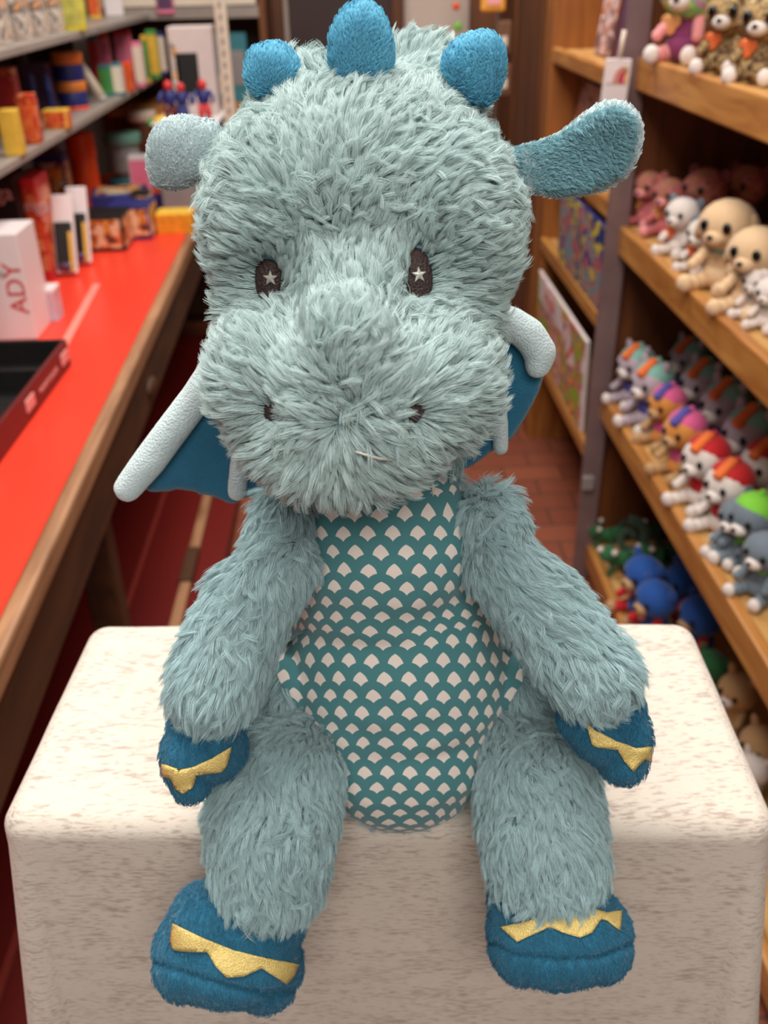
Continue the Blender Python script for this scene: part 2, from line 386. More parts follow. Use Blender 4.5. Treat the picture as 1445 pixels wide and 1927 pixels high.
def inpoly(u, v, poly):
    r = np.zeros(len(u), bool); n = len(poly); j = n-1
    for i in range(n):
        xi, yi = poly[i]; xj, yj = poly[j]
        c = ((yi > v) != (yj > v)) & (u < (xj-xi)*(v-yi)/((yj-yi) or 1e-9)+xi); r ^= c; j = i
    return r

# --- head
hb = MB()
hb.ell(px(680, 385, .425), (.0605, .056, .050))
hb.ell(px(522, 440, .40), (.0255, .036, .040)); hb.ell(px(842, 440, .40), (.0255, .036, .040))
hb.ell(px(675, 590, .385), (.0570, .045, .038))
hb.ell(px(668, 732, .355), (.0465, .044, .034))
hb.ell(px(514, 705, .36), (.0215, .030, .030)); hb.ell(px(822, 705, .36), (.0215, .030, .030))
hb.ell(px(650, 815, .345), (.038, .032, .0215))
hb.ell(px(786, 158, .47), (.016, .014, .016)); hb.ell(px(575, 195, .44), (.018, .02, .014)); hb.ell(px(800, 205, .44), (.020, .02, .014))
hb.ell(px(655, 690, .335), (.018, .020, .026))
head_me = organic(hb, .0026, 7)
tree = bvh(head_me)
def hit(tree, u, v):
    r = Vector(ray(u, v)).normalized(); h = tree.ray_cast(Vector(EYE), r)
    return (h[0], h[1]) if h[0] is not None else (None, None)
dents = [((508, 528), .013, .007), ((788, 520), .013, .007), ((518, 775), .010, .005), ((776, 775), .010, .005), ((640, 490), .012, .003), ((560, 570), .016, .006), ((770, 565), .016, .005), ((450, 560), .018, .006), ((885, 565), .018, .006)]
co = arr(head_me)[0]
dl = [(np.array(hit(tree, *d[0])[0]), d[1], d[2]) for d in dents]
vn = arr(head_me)[3]
for c, r_, dp in dl:
    w = np.exp(-((co-c)**2).sum(1)/(r_*r_)); co -= vn*(w*dp)[:, None]
head_me.vertices.foreach_set('co', co.reshape(-1).astype(np.float32)); head_me.update()
tree = bvh(head_me)
EYES = [hit(tree, 508, 528), hit(tree, 786, 521)]; NOS = [hit(tree, 516, 776), hit(tree, 776, 776)]
nosec = np.array(hit(tree, 635, 800)[0]); browc = np.array(hit(tree, 640, 470)[0])
ec = [np.array(e[0]) for e in EYES]; nc_ = [np.array(e[0]) for e in NOS]
head = wpart('head', head_me.copy(), M['skin'], DR)
def head_flow(p, n):
    up = np.clip((p[:, 2]-(browc[2]-.003))/.012, 0, 1)[:, None]
    bd = (p-browc)*np.array([1., .15, 1.]); f = unit(p-nosec)*(1-up)+unit(bd)*up
    f = f+np.array([0, 0, -.12])
    for c in ec:
        d = p-c; r = np.linalg.norm(d, axis=1, keepdims=True); f = f+unit(d)*np.exp(-(r/.016)**2)*2.2
    for c in nc_:
        d = p-c; r = np.linalg.norm(d, axis=1, keepdims=True); f = f+unit(d)*np.exp(-(r/.010)**2)*1.8
    return f
def head_mask(p, n):
    k = np.ones(len(p), bool)
    for i, c in enumerate(ec):
        d = p-c; k &= ~(((d[:, 0]/.0050)**2+((d[:, 2])/.0105)**2) < 1)
    for c in nc_: k &= np.linalg.norm(p-c, axis=1) > .0032
    return k
def head_len(p):
    l = np.ones(len(p))
    for c in ec: l *= 1-.45*np.exp(-(np.linalg.norm(p-c, axis=1)/.011)**2)
    for c in nc_: l *= 1-.4*np.exp(-(np.linalg.norm(p-c, axis=1)/.007)**2)
    l *= 1-.35*np.exp(-(np.linalg.norm(p-browc, axis=1)/.014)**2)
    return l
fur(head_me, head, 430000, .0082, M['headfur_lit'], head_flow, head_mask, head_len, clump=24, lift=.95, pull=.56, wild=.40, rad=.00008)
def frame(n):
    n = n.normalized(); x = Vector((0, 0, 1)).cross(n).normalized(); return Matrix((x, n.cross(x), n)).transposed()
for i, (p, n) in enumerate(EYES):
    n = (n+Vector((0, -.6, .15))).normalized(); fr = frame(n)
    e = MB().ell(p+n*.0005, (.0060, .0112, .0024), fr).build('eye', M['eye'], DR, True)
    sc = hit(bvh(head_me), *[(512, 522), (785, 518)][i])[0]+n*.0034
    sb = bmesh.new(); ring = []
    for k in range(10):
        a = math.pi/2+k*math.pi/5; r = .0031 if k % 2 == 0 else .0013
        ring.append((sb.verts.new(sc+fr @ Vector((r*math.cos(a), r*math.sin(a), 0))), sb.verts.new(sc+fr @ Vector((r*math.cos(a), r*math.sin(a), -.0009)))))
    ct = sb.verts.new(sc+fr @ Vector((0, 0, .0009)))
    for k in range(10):
        a, b_ = ring[k], ring[(k+1) % 10]; sb.faces.new((ct, a[0], b_[0])); sb.faces.new((a[0], a[1], b_[1], b_[0]))
    mb = MB(); mb.bm.free(); mb.bm = sb; tag(mb.build('star_highlight', M['silver'], e), 'embroidered silver star')
for p, n in NOS:
    MB().ell(p, (.0050, .0042, .0018), frame(n)).build('nostril', M['eye'], DR, True)
mp_ = [hit(tree, u, v) for u, v in ((668, 828), (685, 833), (705, 839), (725, 842))]
MB().tube([p+n*.0085 for p, n in mp_], [.0004, .0006, .0006, .0003], 8).build('mouth_stitch', M['silver'], DR, True)

# --- torso and belly
tb = MB()
tb.ell((.018, .408, 1.105), (.061, .056, .073)); tb.ell((.018, .435, 1.105), (.074, .04, .06)); tb.ell((.012, .412, 1.19), (.046, .045, .06)); tb.ell((.008, .42, 1.25), (.042, .042, .04))
tb.ell((.014, .42, 1.16), (.053, .05, .06)); tb.ell((.018, .378, 1.075), (.042, .032, .042))
for q_ in ((528, 1285), (985, 1285)): tb.ell(px(*q_, .392), .018)
torso_me = organic(tb, .003, 8); ttree = bvh(torso_me)
torso = wpart('body', torso_me.copy(), M['skin'], DR)
rows = [(870, 560, 893), (960, 562, 893), (1050, 570, 895), (1110, 574, 900), (1150, 545, 935), (1190, 515, 968), (1235, 508, 985), (1280, 525, 985), (1330, 560, 955), (1380, 590, 915), (1430, 606, 908), (1490, 615, 918), (1535, 622, 905), (1560, 655, 880), (1580, 695, 840), (1592, 725, 805), (1600, 752, 778)]
def project(tree, u, v, fallback_y=.36):
    h = tree.ray_cast(Vector(EYE), Vector(ray(u, v)).normalized())
    if h[0] is None:
        p = at_y(u, v, fallback_y); q = tree.find_nearest(p); return q[0], q[1]
    return h[0], h[1]
NR, NC = 130, 70; grid = []; vs = np.linspace(870, 1600, NR)
ra = np.array(rows, float)
for v_ in vs:
    a = np.interp(v_, ra[:, 0], ra[:, 1]); b_ = np.interp(v_, ra[:, 0], ra[:, 2]); row = []
    for k in range(NC):
        u = a+(b_-a)*k/(NC-1); p, n = project(ttree, u, v_)
        edge = min(k, NC-1-k)/(NC-1)*2; p = Vector(p)
        wr = .0022*noise.noise(Vector((p.x*18, 0, p.z*75)))+.0010*noise.noise(Vector((p.x*60+5, 3, p.z*60)))
        row.append(p+n*(.0022+.0022*min(1, edge*5)+wr*min(1, edge*4)))
    grid.append(row)
# a couple of relaxation passes keep the panel smooth where rays graze the seat
for it in range(4):
    g2 = [r[:] for r in grid]
    for i in range(1, NR-1):
        for k in range(1, NC-1): g2[i][k] = grid[i][k]*.5+(grid[i-1][k]+grid[i+1][k]+grid[i][k-1]+grid[i][k+1])*.125
    grid = g2
mid = [grid[i][int((.43 if i < 200 else .5)*NC)] for i in range(NR)]
vv = [0]
for i in range(1, NR): vv.append(vv[-1]+(mid[i]-mid[i-1]).length)
V = []; UV = []
for i in range(NR):
    xs = [0]
    for k in range(1, NC): xs.append(xs[-1]+(grid[i][k]-grid[i][k-1]).length)
    c0 = np.interp(.016, [grid[i][k].x for k in range(NC)], xs)
    for k in range(NC): V.append(grid[i][k]-origin(DR)); UV.append((xs[k]-c0, vv[i]))
F = [(i*NC+k, (i+1)*NC+k, (i+1)*NC+k+1, i*NC+k+1) for i in range(NR-1) for k in range(NC-1)]
me = bpy.data.meshes.new('belly_panel'); me.from_pydata(V, [], F); uvl = me.uv_layers.new(name='cloth')
for lp in me.loops: uvl.data[lp.index].uv = UV[lp.vertex_index]
m, nt, b, L = nmat('scale_print_fabric')
def mth(op, a, b2=None, c=None):
    n = nt.nodes.new('ShaderNodeMath'); n.operation = op
    for i, x in enumerate((a, b2, c)):
        if x is None: continue
        if isinstance(x, (int, float)): n.inputs[i].default_value = x
        else: L(x, n.inputs[i])
    return n.outputs[0]
uvn = nt.nodes.new('ShaderNodeUVMap'); uvn.uv_map = 'cloth'
wn = nt.nodes.new('ShaderNodeTexNoise'); wn.inputs['Scale'].default_value = 45; L(uvn.outputs[0], wn.inputs['Vector'])
wb = nt.nodes.new('ShaderNodeVectorMath'); wb.operation = 'MULTIPLY_ADD'; L(wn.outputs['Color'], wb.inputs[0]); wb.inputs[1].default_value = (.0025, .0025, 0); L(uvn.outputs[0], wb.inputs[2])
sp = nt.nodes.new('ShaderNodeSeparateXYZ'); L(wb.outputs[0], sp.inputs[0])
PU, PV = .01205, .0180        # one scale: 11.5 mm wide; rows 9.5 mm apart, every second one offset
U = mth('DIVIDE', sp.outputs[0], PU); Vn = mth('DIVIDE', sp.outputs[1], PV)
asp = PV/PU; whites = []
for off in (0, .5):
    fu = mth('SUBTRACT', mth('FRACT', mth('ADD', U, off+100.)), .5); fv = mth('MULTIPLY', mth('SUBTRACT', mth('FRACT', mth('ADD', Vn, off+100.)), .5), -asp)
    # fu in [-.5,.5], fv up; fan: below an arch, above the arches of the two scales underneath
    dA = mth('SQRT', mth('ADD', mth('POWER', mth('ABSOLUTE', fu), 2), mth('POWER', mth('ADD', fv, .19), 2)))
    top = mth('LESS_THAN', mth('ADD', dA, mth('MULTIPLY', mth('ABSOLUTE', fu), .50)), .52)
    au = mth('SUBTRACT', .5, mth('ABSOLUTE', fu))
    dB = mth('SQRT', mth('ADD', mth('POWER', au, 2), mth('POWER', mth('ADD', fv, .66), 2)))
    bot = mth('GREATER_THAN', dB, .62)
    side = mth('LESS_THAN', mth('ABSOLUTE', fu), .35)
    whites.append(mth('MULTIPLY', mth('MULTIPLY', top, bot), mth('MULTIPLY', side, mth('GREATER_THAN', fv, -.45))))
wh = mth('MAXIMUM', whites[0], whites[1])
mx = nt.nodes.new('ShaderNodeMix'); mx.data_type = 'RGBA'; L(wh, mx.inputs[0])
mx.inputs[6].default_value = (*lin((70, 128, 134)), 1); mx.inputs[7].default_value = (*lin((232, 220, 212)), 1)
L(mx.outputs[2], b.inputs['Base Color']); b.inputs['Roughness'].default_value = .85; b.inputs['Sheen Weight'].default_value = .2
fz = nt.nodes.new('ShaderNodeTexNoise'); fz.inputs['Scale'].default_value = 2500; L(uvn.outputs[0], fz.inputs['Vector'])
bp = nt.nodes.new('ShaderNodeBump'); bp.inputs['Strength'].default_value = .3; bp.inputs['Distance'].default_value = .0006; L(fz.outputs['Fac'], bp.inputs['Height']); L(bp.outputs['Normal'], b.inputs['Normal'])
tag(link('belly_panel', me, m, DR, True), 'teal belly panel printed with white scales')
belly_poly = [(r[1]+6, r[0]) for r in rows]+[(r[2]-6, r[0]) for r in rows[::-1]]
def torso_mask(p, n):
    u, v_ = arr_pix(p); facing = np.sum(n*(EYE-p), 1) > 0
    return ~(inpoly(u, v_, belly_poly) & facing)
fur(torso_me, torso, 130000, .0095, M['fur'], lambda p, n: np.stack([p[:, 0]*6, p[:, 1]*0, -1+p[:, 0]*0], 1), torso_mask, clump=20, pull=.66, lift=.6)

# --- arms, legs
def limb(name, pts, rad, nfur, length, flow, cut=None, extra=None, hair=1):
    P = [px(*q) for q in pts]; mb = MB().chain(P, rad)
    if extra:
        for q, r in extra: mb.ell(px(*q), r)
    me = organic(mb, .0028, 7); o = wpart(name, me.copy(), M['skin'], DR)
    fur(me, o, int(nfur*1.8), length*.80, M['fur'], flow, cut, clump=24, lift=.66, pull=.58, wild=.42, rad=.000085)
    return o, me
def dirflow(pts):
    P = np.array([list(px(*q)) for q in pts]); D = unit(np.diff(P, axis=0)); mids = (P[1:]+P[:-1])/2
    def f(p, n):
        d = ((p[:, None]-mids[None])**2).sum(2); w = np.exp(-d/.0012)+1e-9; w /= w.sum(1, keepdims=True); return (w[:, :, None]*D[None]).sum(1)+np.array([0, 0, -.15])
    return f
aL = [(538, 965, .395), (528, 1055, .378), (468, 1135, .368), (428, 1225, .355), (402, 1290, .345)]
aR = [(918, 965, .395), (945, 1060, .378), (1010, 1135, .368), (1072, 1215, .355), (1116, 1268, .345)]
limb('arm', aL, [.0105, .0130, .0160, .0168, .0162], 62000, .0135, dirflow(aL))
limb('arm', aR, [.0105, .0130, .0160, .0168, .0162], 62000, .0135, dirflow(aR))
lL = [(572, 1378, .392), (535, 1450, .362), (512, 1540, .343), (506, 1640, .333)]
lR = [(952, 1372, .392), (1005, 1460, .362), (1020, 1560, .343), (1028, 1635, .333)]
limb('leg', lL, [.027, .0295, .0295, .0265], 72000, .0125, dirflow(lL))
limb('leg', lR, [.025, .0285, .0290, .0275], 72000, .0125, dirflow(lR))

# --- paws with gold claws
def claw(poly, tree, parent, off=.0011):
    n = len(poly); pts = []
    for i in range(n):
        a = Vector(poly[i]); b_ = Vector(poly[(i+1) % n]); k = max(1, int((b_-a).length/6))
        pts += [a.lerp(b_, j/k) for j in range(k)]
    nb = len(pts); xs = [p.x for p in pts]; ys = [p.y for p in pts]
    gx, gy = np.meshgrid(np.arange(min(xs), max(xs), 7), np.arange(min(ys), max(ys), 7)); g = np.stack([gx.ravel(), gy.ravel()], 1)
    k = inpoly(g[:, 0], g[:, 1], poly)
    for q in g[k]:
        if min((Vector(q)-p).length for p in pts[:nb]) > 3: pts.append(Vector(q))
    r = geometry.delaunay_2d_cdt(pts, [(i, (i+1) % nb) for i in range(nb)], [], 1, 1e-4)
    fs = [f for f in r[2] if inpoly(np.array([sum(r[0][i].x for i in f)/3]), np.array([sum(r[0][i].y for i in f)/3]), poly)[0]]
    V = []; W_ = []
    for p in r[0]:
        q, nn = project(tree, p.x, p.y, .32); V.append(q+nn*off-origin(parent)); W_.append(q-nn*.0006-origin(parent))
    nV = len(V); bd = [(i, (i+1) % nb) for i in range(nb)]
    me = bpy.data.meshes.new('claw_applique'); me.from_pydata(V, [], [tuple(f) for f in fs])
    s = link('claw_applique', me, M['gold'], parent, True); tag(s, 'gold foil claws')
    sol = s.modifiers.new('s', 'SOLIDIFY'); sol.thickness = .0012; sol.offset = 0
def paw(name, ells, poly, nf, seam=None):
    mb = MB()
    for (q, r, ang) in ells: mb.ell(px(*q), r, Ry(ang))
    me = organic(mb, .0018, 4)
    if seam:
        co, _, _, vn_ = arr(me); u, v_ = arr_pix(co); sv = np.interp(u, [q[0] for q in seam], [q[1] for q in seam]); k = (np.sum(vn_*(EYE-co), 1) > -.1)
        co = co-vn_*(np.exp(-((v_-sv)/7.)**2)*.0032*k)[:, None]; me.vertices.foreach_set('co', co.reshape(-1).astype(np.float32)); me.update()
    o = wpart(name, me.copy(), M['velblue'], DR); t = bvh(me)
    u = lambda p, n: np.stack([p[:, 0]*0+.1, p[:, 1]*0-.3, p[:, 0]*0-1.], 1)
    fur(me, o, nf, .0021, M['fz_blue'], u, lambda p, n: ~(inpoly(*arr_pix(p), poly) & (np.sum(n*(EYE-p), 1) > 0)), clump=12, lift=.8, pull=.4, rad=.00009, name='short_pile', npt=4)
    claw(poly, t, o)
    return me
pFL = [(329, 1738), (350, 1749), (384, 1765), (438, 1786), (501, 1801), (558, 1814), (549, 1835), (536, 1849), (514, 1836), (490, 1821), (457, 1836), (427, 1838), (407, 1819), (389, 1789), (331, 1787), (324, 1775)]
pFR = [(944, 1745), (985, 1734), (1034, 1722), (1080, 1714), (1121, 1712), (1140, 1719), (1167, 1716), (1163, 1752), (1140, 1734), (1128, 1731), (1112, 1756), (1090, 1765), (1059, 1756), (1034, 1744), (997, 1762), (974, 1773)]
pHL = [(309, 1436), (340, 1447), (365, 1441), (400, 1425), (433, 1404), (426, 1436), (416, 1449), (369, 1455), (361, 1480), (346, 1491), (332, 1480), (324, 1461), (310, 1458)]
pHR = [(1103, 1358), (1118, 1373), (1159, 1394), (1196, 1406), (1221, 1404), (1220, 1434), (1210, 1425), (1190, 1450), (1174, 1432), (1160, 1409), (1125, 1404), (1115, 1401)]
paw('foot', [((430, 1792, .312), (.0375, .028, .0240), .2), ((470, 1730, .322), (.030, .026, .022), .2), ((350, 1795, .312), (.017, .024, .021), 0), ((500, 1820, .314), (.020, .024, .0185), .1), ((385, 1735, .318), (.019, .022, .018), -.3)], pFL, 30000, [(290, 1812), (350, 1832), (430, 1858), (500, 1872), (570, 1862)])
paw('foot', [((1050, 1755, .312), (.037, .029, .0235), -.02), ((1035, 1700, .322), (.033, .026, .020), 0), ((1120, 1760, .312), (.0195, .025, .020), 0), ((975, 1765, .312), (.0165, .024, .021), 0)], pFR, 30000, [(915, 1770), (960, 1795), (1050, 1806), (1130, 1802), (1195, 1775)])
paw('hand', [((385, 1408, .338), (.0205, .017, .0175), .1), ((420, 1400, .338), (.0105, .015, .017), 0), ((350, 1430, .334), (.0115, .015, .0185), -.1), ((360, 1465, .330), (.010, .013, .0105), 0), ((385, 1370, .343), (.018, .015, .014), 0)], pHL, 12000)
paw('hand', [((1140, 1380, .338), (.0215, .017, .0155), .55), ((1170, 1425, .332), (.0130, .014, .0130), .5), ((1110, 1350, .342), (.016, .015, .015), 0), ((1188, 1385, .336), (.0090, .014, .0160), 0), ((1160, 1335, .345), (.014, .015, .014), 0)], pHR, 12000)

# --- padded flat pieces: ears, spikes, wings
def pillow(poly, y, thick, tilt=0, bend=0, edge=.010, step=.0028, ytilt=0, flat=.5):
    """closed padded shape whose outline lies in a (possibly leaning) plane at distance y"""
    n = len(poly); c = at_y(*np.mean(poly, axis=0), y); pts = []
    W3 = [at_y(u, v, y) for u, v in poly]
    # smooth closed curve through the outline
    P2 = [Vector((w.x, w.z)) for w in W3]; cur = []
    for i in range(n):
        p0, p1, p2, p3 = P2[i-1], P2[i], P2[(i+1) % n], P2[(i+2) % n]; k = max(2, int((p2-p1).length/step))
        for j in range(k):
            t = j/k; cur.append(.5*((2*p1)+(-p0+p2)*t+(2*p0-5*p1+4*p2-p3)*t*t+(-p0+3*p1-3*p2+p3)*t**3))
    nb = len(cur); cp = [(p.x, p.y) for p in cur]
    mn = np.min(cp, axis=0); mxx = np.max(cp, axis=0)
    gx, gy = np.meshgrid(np.arange(mn[0], mxx[0], step), np.arange(mn[1], mxx[1], step)); gx = gx+(np.arange(gx.shape[0]) % 2)[:, None]*step/2
    g = np.stack([gx.ravel(), gy.ravel()], 1); g = g[inpoly(g[:, 0], g[:, 1], cp)]
    ca = np.array(cp); dd = np.sqrt(((g[:, None]-ca[None])**2).sum(2)).min(1); k = dd > step*.5; g = g[k]; dd = dd[k]
    r = geometry.delaunay_2d_cdt(cur+[Vector(q) for q in g], [(i, (i+1) % nb) for i in range(nb)], [], 1, 1e-7)
    X = np.array([(p.x, p.y) for p in r[0]]); D = np.sqrt(((X[:, None]-ca[None])**2).sum(2)).min(1)
    prof = np.sqrt(np.clip(1-(1-np.clip(D/edge, 0, 1))**2, 0, 1))
    cx, cz = c.x, c.z
    yy = y+(X[:, 1]-cz)*tilt+(X[:, 0]-cx)*ytilt+bend*(((X[:, 0]-cx)**2+(X[:, 1]-cz)**2))/.001*.001*100
    V = [Vector((X[i, 0], yy[i]-thick*prof[i], X[i, 1])) for i in range(len(X))]+[Vector((X[i, 0], yy[i]+thick*prof[i]*.8, X[i, 1])) for i in range(len(X))]
    m_ = len(X); isb = D < 1e-6; F = []
    for f in r[2]:
        F.append(tuple(f)); F.append(tuple((i if isb[i] else i+m_) for i in f[::-1]))
    me = bpy.data.meshes.new('p'); me.from_pydata(V, [], F); me.validate()
    bm = bmesh.new(); bm.from_mesh(me); bmesh.ops.delete(bm, geom=[v for v in bm.verts if not v.link_faces], context='VERTS')
    bmesh.ops.recalc_face_normals(bm, faces=bm.faces[:]); bm.to_mesh(me); bm.free(); return me
def padded(name, poly, y, thick, vel, pile, nf, length=.0024, flow=None, label=None, parent=None, **kw):
    me = pillow(poly, y, thick, **kw); o = wpart(name, me.copy(), vel, parent or DR)
    if nf: fur(me, o, int(nf*1.6), length*.72, pile, flow or (lambda p, n: np.tile([.1, 0, 1.], (len(p), 1))), clump=14, lift=.9, pull=.4, rad=.00007, name='short_pile', npt=4, wild=.3)
    if label: tag(o, label)
    return o
padded('horn', [(622, 118), (620, 80), (630, 45), (650, 15), (668, 5), (688, 2), (710, 14), (727, 42), (737, 85), (738, 118), (728, 160), (680, 175), (635, 160)], .415, .010, M['velspike'], M['fz_spike'], 26000, .0021)
padded('horn', [(463, 150), (464, 115), (476, 90), (502, 81), (528, 82), (550, 98), (566, 130), (550, 175), (490, 185)], .425, .008, M['velspike'], M['fz_spike'], 16000, .0021)
padded('horn', [(832, 118), (848, 88), (878, 66), (908, 59), (934, 68), (948, 95), (950, 130), (940, 165), (925, 190), (890, 200), (845, 165)], .425, .009, M['velspike'], M['fz_spike'], 22000, .0021)
padded('ear', [(410, 240), (375, 226), (340, 219), (305, 228), (281, 255), (273, 300), (280, 340), (295, 358), (330, 360), (375, 347), (420, 345)], .425, .0045, M['velpale'], M['fz_pale'], 20000, .0015, bend=.15)
def roll(mb, name, w): wpart(name, organic(mb, .0018, 8), M['velpale'], w)
e = padded('ear', [(960, 275), (1000, 265), (1050, 248), (1085, 222), (1120, 194), (1152, 186), (1180, 197), (1196, 230), (1196, 270), (1180, 312), (1145, 345), (1100, 362), (1050, 366), (1000, 356), (960, 345)], .425, .0055, M['velpale'], M['fz_pale'], 20000, .0017, bend=-.15)
padded('inner_ear', [(945, 282), (975, 274), (1008, 269), (1056, 253), (1092, 229), (1124, 205), (1150, 198), (1172, 210), (1184, 245), (1172, 298), (1136, 336), (1097, 354), (1050, 360), (1000, 351), (962, 342), (945, 338)], .4190, .0036, M['velmid'], M['fz_mid'], 18000, .0024, parent=e, bend=-.15, flow=lambda p, n: np.tile([1., 0, -.3], (len(p), 1)))
w = padded('wing', [(415, 700), (440, 690), (600, 760), (610, 870), (590, 930), (470, 935), (440, 948), (410, 938), (370, 926), (330, 921), (285, 925), (262, 900), (300, 830), (360, 745)], .463, .0045, M['velblue'], M['fz_blue'], 0, edge=.006)
roll(MB().chain([at_y(408, 690, .456), at_y(372, 745, .456), at_y(325, 808, .455), at_y(282, 866, .454), at_y(240, 919, .453)], [.0085, .0085, .0088, .009, .0078], n=14), 'wing_edge', w)
roll(MB().chain([at_y(455, 830, .458), at_y(446, 925, .458)], [.0055, .0058], n=12), 'wing_rib', w)
w = padded('wing', [(925, 625), (960, 630), (1000, 655), (1022, 690), (1018, 725), (995, 775), (965, 822), (940, 840), (855, 880), (845, 720)], .463, .0045, M['velblue'], M['fz_blue'], 0, edge=.006)
roll(MB().chain([at_y(915, 600, .456), at_y(960, 607, .456), at_y(995, 630, .455), at_y(1017, 664, .454), at_y(1012, 688, .453)], [.0085, .0085, .0088, .0085, .0070], n=14), 'wing_edge', w)
roll(MB().chain([at_y(940, 760, .456), at_y(942, 842, .456)], [.0045, .0048], n=12), 'wing_rib', w)

# ================================================================== left side: red table
a_t = math.radians(1.3); RT = Rz(a_t); PT = Vector((-.468, 1.6, 0))      # table edge runs along +y, turned a little
def T(x, y, z): return PT+RT @ Vector((x, y, z))                      # x negative = onto the table
tbl = thing('red_display_table', 'long wooden display table with a bright red laminate top and worn wood edge', 'table', (-.78, 1.9, 0))
MB().box(T(-.33, .53, .7475), (.66, 3.64, .025), RT).build('table_top', M['red'], tbl)
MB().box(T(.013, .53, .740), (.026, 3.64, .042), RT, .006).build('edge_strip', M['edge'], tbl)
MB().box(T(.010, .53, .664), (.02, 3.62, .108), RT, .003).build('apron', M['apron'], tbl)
for y in (-.06, 2.3): MB().box(T(-.04, y, .35), (.06, .06, .70), RT, .005).build('leg', M['apron'], tbl)
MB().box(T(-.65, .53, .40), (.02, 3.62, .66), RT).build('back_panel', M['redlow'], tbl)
MB().ell(T(.022, .36, .655), (.012, .04, .020)).build('latch', M['apron'], tbl, True)
pl = thing('red_floor_platform', 'low red platform on the floor under the red-topped table', 'platform', (-.7, 1.9, 0))
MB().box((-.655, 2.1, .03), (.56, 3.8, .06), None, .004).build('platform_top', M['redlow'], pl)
MB().box((-.462, 2.35, .068), (.028, 2.1, .016), None, .003).build('rail', M['edge'], pl)
MB().box((-.462, 2.12, .074), (.034, .16, .022), None, .004).build('rail_joint', M['apron'], pl)
MB().box((-.600, 2.1, .061), (.012, 3.2, .003)).build('seam_reflection', mat('seam', (150, 60, 50), .3, .05), pl)  # paler strip paints the reflection along the seam into the colour
tp = at_z(120, 650, .7605); tq = at_z(182, 535, .7605)
dv = tq-tp; tag(MB().box((tp+tq)/2+Vector((0, 0, .0006)), (.018, dv.length, .0012), Rz(math.atan2(dv.y, dv.x)-math.pi/2)).build('tape_strip', M['tape']), 'clear strip of tape stuck on the red table top', 'tape')

# ---- left wall shelving
sh = thing('left_wall_shelf', 'grey two-level wall shelf above the red table', 'shelf', (-.9, 3.0, 1.1))
for z in (1.105, 1.315):
    MB().box((-.93, 2.65, z-.009), (.42, 3.5, .018), None, .002).build('shelf_board', M['greyshelf'], sh)
MB().box((-1.13, 2.65, 1.35), (.02, 3.5, .62)).build('back_panel', M['darkwood'], sh)
for y in (1.9, 2.75, 3.6): MB().box((-1.10, y, 1.20), (.03, .03, .5)).build('bracket', M['grey'], sh)
# rear shelving beside the door
rs = thing('rear_shelf_unit', 'brown rear shelf unit with pale top shelf left of the dark door', 'shelf', (-.55, 4.1, 0))
MB().box((-.62, 4.36, .80), (.66, .04, 1.5)).build('back_panel', M['darkwood'], rs)
for z, c in ((1.335, 'greyshelf'), (1.0, 'oak'), (.72, 'oak')): MB().box((-.62, 4.18, z-.02), (.62, .36, .04), None, .003).build('shelf_board', M[c], rs)
for x in (-.94, -.30): MB().box((x, 4.18, .75), (.025, .36, 1.45)).build('side_panel', M['brown'], rs)
MB().box((-.62, 4.0, 1.375), (.60, .012, .07)).build('price_rail', M['ivory'], rs)
up = thing('slotted_upright', 'tall ivory slotted metal upright at the far end of the red table', 'upright', (-.31, 2.75, 0))
MB().box((-.312, 2.75, .95), (.030, .022, 1.9), None, .002).build('post', M['ivory'], up)
mb = MB()
for k in range(34): mb.box((-.312, 2.738, .9+k*.028), (.007, .003, .013))
mb.build('slot_row', M['grey'], up)

def pack(name, label, cat, u0, u1, v0, v1, z, body, front=None, d=.10, group=None, yaw=0, fpart='printed_front', lid=None, frac=.8, cap=None):
    """box standing on height z; photo frame bounds give where it stands and how large it is"""
    p = at_z((u0+u1)/2, v1, z); k = mpp(p); w = (u1-u0)*k*frac; h = at_y((u0+u1)/2, v0, p.y+d*.3).z-z
    h = max(h, .015); c = Vector((p.x, p.y+d/2, z+h/2)); R = Rz(yaw); o = thing(name, label, cat, (p.x, p.y+d/2, z), group or {1.1052: 'packages on the lower grey shelf', 1.3152: 'packages on the upper grey shelf'}.get(z, 'boxes on the red table'))
    MB().box(c, (w, d, h), R, .0025).build('box_body', body, o)
    if front:
        MB().box(c+R @ Vector((0, -d/2-.0006, 0)), (w*frac*1.08, .0016, h*.80), R).build(fpart, front, o)
        MB().box(c+R @ Vector((w/2+.0006, 0, 0)), (.0016, d*.84, h*.80), R).build('printed_side', front, o)
    if lid: MB().box(c+Vector((0, 0, h/2+.004)), (w*1.03, d*1.03, .010), R, .002).build('lid', lid, o)
    return o, p, w, h, c
def can(name, label, cat, u0, u1, v0, v1, z, segs, group=None, wob=0):
    """turned container; segs = [(height share, radius share, material, part name)] from the bottom"""
    p = at_z((u0+u1)/2, v1, z); k = mpp(p); r = (u1-u0)*k/2; p = p+Vector((0, r, 0)); h = at_y((u0+u1)/2, v0, p.y).z-z
    o = thing(name, label, cat, (p.x, p.y, z), group); z0 = z; tot = sum(s_[0] for s_ in segs)
    for sh_, rr, m_, nm in segs:
        hh = h*sh_/tot; R = r*rr
        MB().lathe((p.x, p.y, z0), [(R*.97, 0), (R, hh*.06), (R, hh*.94), (R*.97, hh)]).build(nm, m_, o, True); z0 += hh
    return o

ZT = .7602
